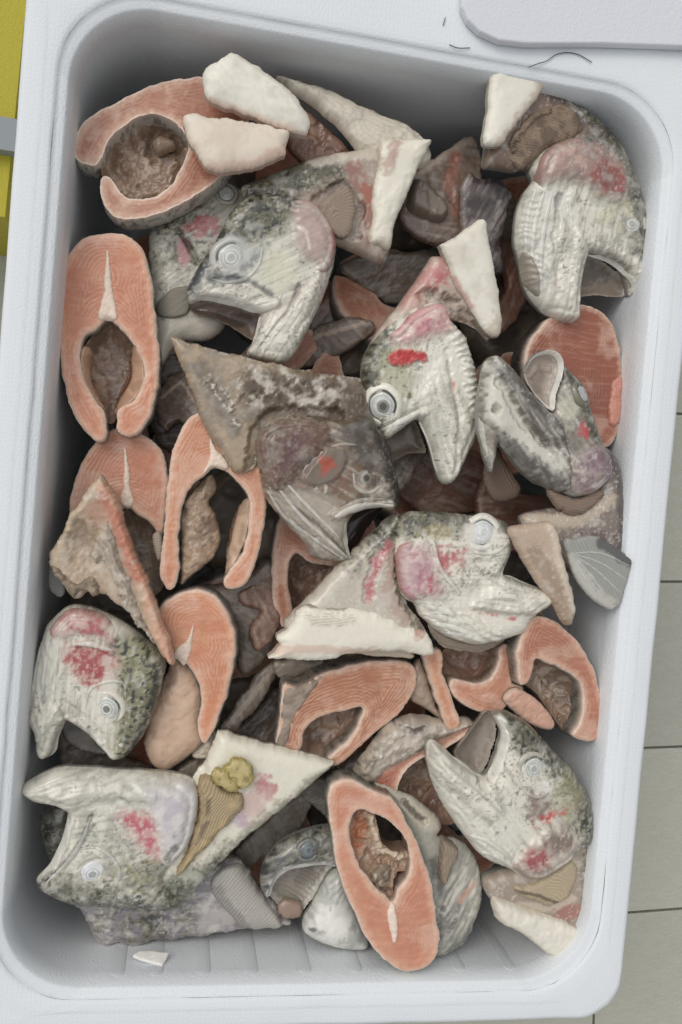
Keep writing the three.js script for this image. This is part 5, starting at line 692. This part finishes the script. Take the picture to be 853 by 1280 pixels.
{ // brownish steak below the cream collar
  const t = thing('fish_steak', 'brownish orange fish steak under the ragged cream collar, hollow facing down left', 'fish steak', STEAKS, [440, 870], 182, [0.02, -0.04]);
  t.add('flesh', [353, 852, 372, 853, 404, 837, 437, 827, 467, 822, 505, 823, 517, 840, 512, 863, 494, 887, 470, 907, 446, 928, 420, 950, 406, 944, 432, 920, 445, 900, 449, 879, 420, 885, 396, 892, 379, 907, 371, 934, 345, 929, 348, 890], { ...STEAK, side: '#8c8277', ...flesh('#b9785c', '#9f5f46', 1.2), rel: steakRel }, M.flesh);
  t.add('belly_edge', [344, 930, 348, 890, 354, 852, 372, 852, 404, 838, 395, 852, 374, 880, 362, 910, 358, 932], { T: 11, B: -4, R: 5, E: 8, z0: 0, c: '#a4968a', col: [{ c: '#c8bdb0', line: [360, 925, 375, 885, 405, 850], w: 6, k: 0.8 }, { c: '#6f655c', fb: 5, k: 0.5 }], rel: [{ h: 1, fb: 5 }] }, M.rough);
  t.add('belly_lining', [368, 936, 376, 906, 394, 890, 420, 882, 452, 876, 448, 902, 434, 924, 408, 946], { ...lining('#8a7265', []), rel: [{ h: 2, fb: 9 }, { h: 0.5, fb: 3 }] }, M.wet);
}
{ // folded steak with cream skin
  const t = thing('fish_steak', 'folded fish steak, cream skin on top, red flesh under, left of the gaping head', 'fish steak', STEAKS, [510, 940], 186, [0, -0.05]);
  t.add('flesh', [458, 974, 480, 955, 507, 942, 540, 922, 588, 900, 576, 914, 548, 932, 528, 940, 506, 954, 494, 975, 491, 1003, 472, 992], { ...STEAK, T: 6, ...flesh('#b9675a', '#a04d45', 0.5), rel: steakRel }, M.flesh);
  t.add('belly_skin', [440, 962, 464, 927, 480, 904, 500, 895, 527, 892, 554, 899, 580, 896, 588, 902, 566, 914, 540, 924, 507, 945, 480, 960, 462, 975], { T: 11, B: 2, R: 7, z0: 0, c: '#bdb3a7', col: [{ c: '#8a8178', fb: 7, ft: 0.55, k: 0.6 }, { c: '#5c534c', line: [486, 899, 505, 906, 525, 905], w: 5 }, { c: '#d8d0c5', fb: 4, ft: 0.6, k: 0.6 }, ...mottle({ line: [445, 960, 470, 930], w: 16 }, 0.4)], rel: [{ h: -1.5, line: [486, 899, 505, 906, 525, 905], w: 5 }, { h: 1.2, fb: 7 }, { h: 0.6, fb: 3 }] });
  t.add('belly_lining', [492, 960, 510, 948, 532, 936, 562, 980, 574, 1020, 545, 1030, 510, 1012, 492, 1000], lining('#8a6c5e'), M.wet);
}
{ // orange belly strip
  const t = thing('belly_piece', 'thin orange belly strip pointing down, right of the brownish orange steak', 'belly piece', null, [550, 860], 190, [0.1, 0]);
  t.add('flesh', [527, 812, 549, 812, 552, 838, 561, 866, 571, 892, 573, 902, 562, 911, 553, 898, 545, 876, 536, 848, 529, 828], { ...STEAK, T: 6, E: 4, B: 8, EB: 7, side: '#b9a592', ...flesh('#cf9070', '#c07c5c', 0.4), rel: steakRel }, M.flesh);
  t.add('skin', [510, 846, 524, 824, 532, 838, 544, 876, 556, 902, 534, 888, 512, 874], { T: 5, B: 6, R: 7, z0: -4, c: '#a59384', rel: [{ h: 0.8, fb: 6 }] });
}
{ // small ring
  const t = thing('fish_steak', 'small pink U shaped steak under the pale head with the long white jaw', 'fish steak', STEAKS, [600, 850], 184, [0, 0.06]);
  t.add('flesh', [618, 808, 632, 803, 640, 812, 640, 832, 634, 850, 648, 857, 632, 874, 615, 888, 592, 886, 570, 873, 556, 856, 562, 846, 580, 850, 600, 850, 612, 838, 618, 822], { ...STEAK, side: '#a8917f', ...flesh('#c98a72', '#b9735b', 0.7), rel: steakRel }, M.flesh);
  t.add('belly_lining', [552, 812, 590, 800, 620, 806, 618, 830, 604, 852, 578, 852, 556, 848], lining('#8a6c5e'), M.wet);
}
{ // right steak
  const t = thing('fish_steak', 'curved pink fish steak by the right wall below the jaw tip, crumbly brown inside', 'fish steak', STEAKS, [695, 850], 197, [-0.04, 0.02]);
  t.add('flesh', [640, 806, 650, 780, 662, 768, 686, 774, 706, 790, 721, 808, 735, 836, 743, 868, 747, 892, 740, 917, 724, 922, 707, 915, 716, 900, 721, 880, 718, 853, 704, 838, 680, 827, 662, 820, 657, 842, 645, 852, 640, 830], { ...STEAK, ...flesh('#b97764', '#a4604d', 0.6), rel: steakRel }, M.flesh);
  t.add('belly_lining', [655, 822, 682, 824, 706, 836, 720, 855, 722, 886, 708, 916, 690, 896, 672, 870, 655, 852], { ...lining('#7c6a5e', [{ c: '#b3a394', sp: 3, th: 0.5, at: [695, 855], r: [28, 24], k: 0.8 }]), rel: [{ h: 2.2, fb: 6 }, { h: 0.8, fb: 2.5 }] }, M.wet);
  t.add('belly_flap', [630, 871, 647, 860, 673, 876, 692, 900, 687, 912, 662, 905, 641, 889], { T: 5, B: 6, R: 4, E: 2, z0: -2, c: '#cfa693', side: '#a58d7d', col: [{ c: '#e2cfc2', edge: 2, k: 0.7 }], rel: [{ h: 0.8, fb: 5 }] }, M.flesh);
  t.add('skin_flap', [742, 862, 750, 852, 757, 862, 756, 876, 747, 882], { T: 3, B: 3, R: 3, c: '#9b9c88', jag: 1, rel: [{ h: 0.8, fb: 3 }] });
}
{ // front steak
  const t = thing('fish_steak', 'large upright pink fish steak at the bottom centre with silver skinned body behind', 'fish steak', STEAKS, [480, 1090], 203, [0.04, 0.02]);
  const b = t.add('flesh', [410, 980, 427, 968, 444, 971, 464, 983, 487, 993, 504, 1020, 517, 1047, 527, 1070, 535, 1100, 541, 1134, 545, 1167, 537, 1191, 520, 1204, 497, 1204, 474, 1188, 457, 1167, 444, 1140, 430, 1110, 417, 1070, 413, 1037, 408, 1003], { ...STEAK, holes: [[464, 1010, 474, 1014, 488, 1025, 504, 1044, 509, 1067, 507, 1086, 494, 1104, 487, 1119, 478, 1112, 466, 1100, 450, 1080, 439, 1057, 434, 1026, 444, 1006]], ...flesh('#d99a82', '#cb8069', 0.5), rel: steakRel }, M.flesh);
  spine(t, b, [487, 1118, 492, 1135, 494, 1160, 488, 1168, 483, 1150, 481, 1130], '#ecdccf');
  t.add('belly_lining', [434, 1004, 450, 1000, 466, 1010, 476, 1050, 490, 1062, 512, 1064, 508, 1085, 492, 1090, 490, 1120, 470, 1106, 448, 1080, 436, 1056], { ...lining('#a48a76', [{ c: '#b9744f', at: [447, 1040], r: [13, 30], k: 0.7 }, { c: '#d5c6b4', line: [462, 1020, 474, 1060, 500, 1070], w: 6, k: 0.8 }]), T: -6, R: 6, rel: [{ h: 3, fb: 6 }, { h: 1.2, fb: 3 }, { h: 3, line: [462, 1020, 474, 1062, 502, 1070], w: 6 }] }, M.wet);
  t.add('crumbs', [462, 1098, 474, 1084, 492, 1082, 497, 1092, 488, 1110, 480, 1114], { T: 5, B: 3, R: 5, z0: -4, jag: 1, c: '#8d7f70', col: [{ c: '#d9d2c6', sp: 1.8, th: 0.5, k: 0.9 }, { c: '#4a3f38', fb: 3, ft: 0.54, k: 0.7 }], rel: [{ h: 2.6, fb: 3 }] }, M.rough);
  t.add('body_skin', [470, 984, 490, 990, 521, 1003, 550, 1024, 556, 1042, 553, 1052, 575, 1055, 592, 1067, 606, 1095, 609, 1125, 600, 1160, 585, 1187, 560, 1203, 525, 1208, 500, 1203, 515, 1160, 522, 1110, 512, 1050, 495, 1010], { T: 6, B: 16, R: 20, blur: 6, z0: -10, jag: 0.6, c: '#a5a49b', col: [{ c: '#c8c0b0', poly: [470, 984, 520, 1003, 552, 1026, 550, 1046, 515, 1030], ps: 4 }, { c: '#5b5c57', line: [545, 1080, 556, 1130, 548, 1190], w: 10, soft: 0.9 }, { c: '#dcd9cf', sk: [16, 3.4, 65], at: [580, 1120], r: [36, 70], k: 0.7 }, { c: '#5e6260', sk: [14, 2, 62], seed: 2, at: [580, 1140], r: [40, 70], k: 0.7 }, { c: '#c9a08c', line: [577, 1130, 594, 1108], w: 5, k: 0.8 }, { c: '#46484a', line: [500, 1208, 560, 1204, 600, 1165], w: 10, soft: 0.9, k: 0.6 }, { c: '#463e36', line: [510, 1010, 530, 1028], w: 5 }, ...frost(0.4)], rel: [lumps, { h: 0.7, sk: [14, 3, 65], at: [580, 1120], r: [40, 76] }, { h: -2.5, line: [508, 1008, 532, 1030], w: 6 }] });
  t.add('fin', [552, 1054, 562, 1052, 572, 1062, 566, 1085, 556, 1105, 548, 1090], { T: 9, B: 2, R: 3, E: 5, z0: -6, jag: 1, c: '#a19383', col: [{ c: '#6f6357', st: [2, 10, 0.5], k: 0.6 }], rel: [{ h: 1, st: [2, 10, 0.5] }] }, M.rough);
}
{ // dark red steak against the right wall
  const t = thing('fish_steak', 'dark red round fish steak standing against the right wall behind the cupped mouth', 'fish steak', STEAKS, [712, 470], 186, [-0.06, 0.06]);
  const b = t.add('flesh', [648, 455, 656, 427, 676, 404, 702, 389, 728, 386, 750, 400, 763, 427, 768, 464, 766, 517, 758, 553, 735, 565, 690, 560, 655, 520], { ...STEAK, side: '#4b4744', ...flesh('#8c4236', '#7a352b', 0.3), rel: steakRel }, M.flesh);
  t.add('skin_flap', [756, 482, 766, 476, 767, 500, 764, 528, 752, 532, 750, 512], { on: b, T: 1.6, B: 1, R: 2, c: '#c98f80', jag: 0.8, rel: [{ h: 0.6, fb: 4 }] }, M.flesh);
}
// loose white belly wedges at the far side
{
  const t = thing('belly_piece', 'longer white belly wedge at the far side, ragged blunt end up left', 'belly piece', null, [320, 120], 206, [-0.03, 0.05]);
  t.add('flesh', [253, 105, 257, 92, 272, 80, 288, 67, 288, 67, 312, 82, 335, 97, 360, 115, 378, 137, 386, 153, 384, 174, 384, 174, 360, 168, 322, 152, 285, 138, 262, 128], { T: 7.5, B: 3, R: 11, E: 2.8, blur: 4, jag: 0.7, c: '#eeece3', side: '#cdb9ac', col: [{ c: '#dfc0b2', line: [262, 130, 320, 153, 384, 174], w: 6, k: 0.6 }, { c: '#c6c6bd', line: [300, 78, 350, 110, 382, 150], w: 5, k: 0.5 }, { c: '#cfcec4', fb: 10, k: 0.4 }], rel: [{ h: 0.5, fb: 22 }, { h: 0.2, st: [5, 60, 0.5] }] }, M.pale);
}
{
  const t = thing('belly_piece', 'shorter blunt cream belly wedge below the longer white one, lying across a steak', 'belly piece', null, [295, 180], 208, [0.02, 0.06]);
  t.add('flesh', [228, 150, 243, 144, 262, 150, 300, 153, 335, 160, 358, 167, 359, 180, 356, 196, 356, 196, 330, 208, 292, 216, 263, 215, 246, 196, 232, 172], { T: 7.5, B: 3, R: 11, E: 2.8, blur: 4, jag: 0.7, c: '#e6dccf', side: '#c9ad9e', col: [{ c: '#d6b3a2', line: [262, 214, 310, 212, 356, 192], w: 10, soft: 0.8, k: 0.6 }, { c: '#e9e4da', line: [232, 152, 300, 156, 356, 168], w: 8, k: 0.6 }, { c: '#cbbfb0', fb: 10, k: 0.4 }], rel: [{ h: 0.5, fb: 22 }] }, M.pale);
}
{
  const t = thing('belly_piece', 'silvery cream belly piece leaning on the far wall behind the large speckled head', 'belly piece', null, [450, 160], 186, [0, 0.16]);
  t.add('skin', [344, 97, 372, 104, 404, 113, 430, 124, 450, 137, 480, 147, 507, 160, 528, 175, 538, 192, 537, 206, 520, 212, 480, 206, 449, 192, 430, 168, 407, 147, 387, 130, 366, 118], { T: 8, B: 7, R: 10, jag: 0.5, c: '#cfcabd', side: '#7a7169', col: [{ c: '#9c968b', line: [350, 98, 430, 124, 510, 162, 536, 195], w: 10, soft: 0.9 }, { c: '#e2ded3', ar: 3.4, sh: 3, k: 0.5 }, { c: '#b1a99c', fb: 7, ft: 0.55, k: 0.5 }, ...frost(0.5)], rel: [{ h: 1, fb: 9 }, { h: 0.5, ar: 3.4 }] }, M.pale);
  t.add('flesh', [340, 98, 366, 116, 387, 132, 407, 149, 430, 170, 448, 194, 440, 205, 400, 205, 365, 180, 345, 130], { T: 2, B: 8, R: 4, z0: -8, c: '#7b5d50', col: [{ c: '#9a7866', line: [388, 133, 392, 165], w: 5 }], rel: [{ h: 1.6, fb: 7 }] }, M.wet);
}
{
  const d = ray(190, 1198), hit = EYE.y + d.y * (HL - 0.0062 - EYE.z) / d.z;
  const t = thing('ice_flake', 'small white flake stuck on the near wall of the foam box', 'flake', null, [190, 1198], hit * 1000, [0, 2.4]);
  t.add('flake', [165, 1196, 165, 1196, 176, 1189, 212, 1191, 212, 1191, 203, 1208, 203, 1208, 185, 1203], { T: 1, B: 1.4, R: 1, E: 0.5, cell: 0.7, jag: 0.3, c: '#f0f0ef', rel: [{ h: 0.3, fb: 3 }] }, M.pale);
}

// ---------------------------------------------------------------- pieces lower down in the heap
const gapShade = (hex) => '#' + new THREE.Color(hex).lerp(new THREE.Color('#5a5148'), 0.45).getHexString();   // darkens the lower pieces, shade of the gaps put into their colour
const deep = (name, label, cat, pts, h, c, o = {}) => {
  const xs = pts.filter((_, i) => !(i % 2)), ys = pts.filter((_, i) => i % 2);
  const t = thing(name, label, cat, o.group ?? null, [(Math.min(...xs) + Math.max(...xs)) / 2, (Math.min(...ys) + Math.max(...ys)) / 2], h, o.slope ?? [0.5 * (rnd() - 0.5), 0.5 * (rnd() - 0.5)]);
  t.add(o.part ?? 'skin', pts, { T: 4, B: 6, R: 4, E: 2, blur: 2, jag: 0.8, c: gapShade(c), side: gapShade(c), dir: rnd() * 180, dirK: 0.4, ...o, col: [{ c: '#7a675a', fb: 12, ft: 0.53, k: 0.5 }, ...(o.col ?? []).map((l) => ({ ...l, c: l.c })), ...frost(0.15)], rel: [{ h: 1.2, fb: 22 }, { h: 0.2, fb: 4 }, ...(o.rel ?? [])] }, o.mat ?? M.wet);
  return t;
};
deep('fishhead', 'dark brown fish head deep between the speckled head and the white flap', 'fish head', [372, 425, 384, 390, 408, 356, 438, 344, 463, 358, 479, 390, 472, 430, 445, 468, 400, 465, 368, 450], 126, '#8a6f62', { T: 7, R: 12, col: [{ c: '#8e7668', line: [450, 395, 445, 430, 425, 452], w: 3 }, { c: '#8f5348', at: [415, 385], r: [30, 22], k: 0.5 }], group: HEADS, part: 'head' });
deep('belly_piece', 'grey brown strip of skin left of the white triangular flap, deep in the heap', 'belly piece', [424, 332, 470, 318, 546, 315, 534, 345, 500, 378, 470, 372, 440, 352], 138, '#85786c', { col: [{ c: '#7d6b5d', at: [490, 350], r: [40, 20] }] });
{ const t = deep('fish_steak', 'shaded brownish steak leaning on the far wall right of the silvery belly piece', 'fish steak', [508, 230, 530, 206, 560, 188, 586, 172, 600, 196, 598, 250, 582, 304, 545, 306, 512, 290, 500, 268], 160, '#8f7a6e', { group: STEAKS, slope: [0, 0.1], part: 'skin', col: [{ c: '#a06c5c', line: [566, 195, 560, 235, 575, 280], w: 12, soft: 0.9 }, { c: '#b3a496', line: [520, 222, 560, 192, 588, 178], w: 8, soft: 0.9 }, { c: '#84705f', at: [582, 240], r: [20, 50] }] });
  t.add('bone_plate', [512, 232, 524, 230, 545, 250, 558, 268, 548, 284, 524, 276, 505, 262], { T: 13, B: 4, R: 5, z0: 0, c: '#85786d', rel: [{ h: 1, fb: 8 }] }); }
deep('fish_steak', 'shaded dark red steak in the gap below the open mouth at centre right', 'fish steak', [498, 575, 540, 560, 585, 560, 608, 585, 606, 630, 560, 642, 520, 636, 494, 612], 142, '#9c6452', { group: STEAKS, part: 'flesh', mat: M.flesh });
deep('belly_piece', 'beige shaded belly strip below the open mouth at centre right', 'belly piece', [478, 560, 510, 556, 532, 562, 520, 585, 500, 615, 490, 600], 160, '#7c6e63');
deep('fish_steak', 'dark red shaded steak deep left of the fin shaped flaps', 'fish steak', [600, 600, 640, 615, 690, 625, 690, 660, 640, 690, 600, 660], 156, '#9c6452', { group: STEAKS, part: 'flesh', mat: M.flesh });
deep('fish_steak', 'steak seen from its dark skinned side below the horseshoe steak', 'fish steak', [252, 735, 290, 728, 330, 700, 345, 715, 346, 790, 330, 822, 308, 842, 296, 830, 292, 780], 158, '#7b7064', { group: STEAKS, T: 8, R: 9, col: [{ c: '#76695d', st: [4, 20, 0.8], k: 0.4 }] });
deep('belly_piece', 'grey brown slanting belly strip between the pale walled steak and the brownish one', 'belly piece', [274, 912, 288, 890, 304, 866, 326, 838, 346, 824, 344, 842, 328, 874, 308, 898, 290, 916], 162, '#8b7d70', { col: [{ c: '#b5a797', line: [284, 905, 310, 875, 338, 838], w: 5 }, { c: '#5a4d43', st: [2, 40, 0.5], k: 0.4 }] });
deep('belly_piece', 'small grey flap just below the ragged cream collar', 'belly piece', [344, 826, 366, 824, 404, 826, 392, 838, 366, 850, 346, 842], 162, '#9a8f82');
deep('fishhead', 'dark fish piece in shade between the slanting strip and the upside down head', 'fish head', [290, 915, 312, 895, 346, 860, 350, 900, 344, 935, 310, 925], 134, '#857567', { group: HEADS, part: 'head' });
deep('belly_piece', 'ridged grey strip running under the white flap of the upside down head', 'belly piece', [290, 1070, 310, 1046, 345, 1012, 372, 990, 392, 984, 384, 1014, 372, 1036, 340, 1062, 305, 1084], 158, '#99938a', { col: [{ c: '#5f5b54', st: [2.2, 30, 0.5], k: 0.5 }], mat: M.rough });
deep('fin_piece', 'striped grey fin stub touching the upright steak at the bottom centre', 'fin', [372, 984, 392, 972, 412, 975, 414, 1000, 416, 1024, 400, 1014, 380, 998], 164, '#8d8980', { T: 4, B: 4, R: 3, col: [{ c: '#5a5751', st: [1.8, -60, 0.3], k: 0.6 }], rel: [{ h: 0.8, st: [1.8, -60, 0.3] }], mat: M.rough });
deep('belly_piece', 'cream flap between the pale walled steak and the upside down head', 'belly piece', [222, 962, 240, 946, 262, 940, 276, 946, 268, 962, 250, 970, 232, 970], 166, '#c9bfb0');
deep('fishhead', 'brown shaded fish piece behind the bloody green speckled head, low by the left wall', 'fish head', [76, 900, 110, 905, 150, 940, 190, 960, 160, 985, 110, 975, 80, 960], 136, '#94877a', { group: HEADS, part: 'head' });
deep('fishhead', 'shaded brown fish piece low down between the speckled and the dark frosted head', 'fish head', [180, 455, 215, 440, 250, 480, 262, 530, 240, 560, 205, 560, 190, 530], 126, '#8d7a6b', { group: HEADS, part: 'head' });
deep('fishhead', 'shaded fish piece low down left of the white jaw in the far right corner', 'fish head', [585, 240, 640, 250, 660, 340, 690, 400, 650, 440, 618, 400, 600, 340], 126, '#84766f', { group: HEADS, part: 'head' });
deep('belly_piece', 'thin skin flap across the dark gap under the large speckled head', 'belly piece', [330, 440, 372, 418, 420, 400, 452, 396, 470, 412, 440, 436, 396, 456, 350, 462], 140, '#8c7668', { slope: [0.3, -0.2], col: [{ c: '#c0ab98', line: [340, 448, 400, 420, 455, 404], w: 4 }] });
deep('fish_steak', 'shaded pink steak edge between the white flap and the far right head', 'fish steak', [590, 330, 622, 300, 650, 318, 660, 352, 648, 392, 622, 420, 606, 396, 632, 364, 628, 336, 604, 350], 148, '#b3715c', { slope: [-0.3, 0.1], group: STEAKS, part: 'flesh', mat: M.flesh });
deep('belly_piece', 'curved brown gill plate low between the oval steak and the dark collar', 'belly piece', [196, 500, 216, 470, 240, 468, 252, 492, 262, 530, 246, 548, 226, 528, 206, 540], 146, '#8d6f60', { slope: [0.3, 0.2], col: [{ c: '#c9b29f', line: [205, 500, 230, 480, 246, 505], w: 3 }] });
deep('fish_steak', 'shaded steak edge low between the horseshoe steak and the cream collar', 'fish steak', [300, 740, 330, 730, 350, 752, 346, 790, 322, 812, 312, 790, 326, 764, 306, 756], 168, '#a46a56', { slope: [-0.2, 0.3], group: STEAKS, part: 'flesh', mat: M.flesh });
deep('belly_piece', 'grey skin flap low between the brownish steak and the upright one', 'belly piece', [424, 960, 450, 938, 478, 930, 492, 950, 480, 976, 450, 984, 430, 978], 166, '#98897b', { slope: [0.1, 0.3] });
// the bottom of the heap: dark steaks lying on the floor of the box, seen only in the gaps
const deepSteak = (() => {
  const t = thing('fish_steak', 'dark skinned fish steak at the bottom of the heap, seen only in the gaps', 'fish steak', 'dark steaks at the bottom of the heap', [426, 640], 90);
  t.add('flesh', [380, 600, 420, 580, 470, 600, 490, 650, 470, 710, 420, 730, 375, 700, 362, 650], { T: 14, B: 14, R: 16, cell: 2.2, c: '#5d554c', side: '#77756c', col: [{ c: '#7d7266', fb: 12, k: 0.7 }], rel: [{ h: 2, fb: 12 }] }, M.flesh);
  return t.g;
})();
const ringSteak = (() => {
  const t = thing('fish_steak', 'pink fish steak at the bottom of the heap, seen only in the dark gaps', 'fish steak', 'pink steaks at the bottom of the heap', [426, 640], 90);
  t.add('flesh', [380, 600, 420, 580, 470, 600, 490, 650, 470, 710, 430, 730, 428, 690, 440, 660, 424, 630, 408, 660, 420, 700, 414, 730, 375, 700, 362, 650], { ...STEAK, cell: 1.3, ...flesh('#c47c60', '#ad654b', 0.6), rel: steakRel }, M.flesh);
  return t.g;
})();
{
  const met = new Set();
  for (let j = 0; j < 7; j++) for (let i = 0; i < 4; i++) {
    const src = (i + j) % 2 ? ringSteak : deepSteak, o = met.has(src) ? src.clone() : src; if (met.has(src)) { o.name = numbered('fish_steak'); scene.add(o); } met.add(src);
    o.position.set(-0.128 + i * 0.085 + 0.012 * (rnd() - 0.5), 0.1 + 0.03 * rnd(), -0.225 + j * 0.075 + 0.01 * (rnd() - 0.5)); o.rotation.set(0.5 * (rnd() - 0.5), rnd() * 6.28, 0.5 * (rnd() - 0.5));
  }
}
console.log('triangles', triangles);
renderer.render(scene, camera);
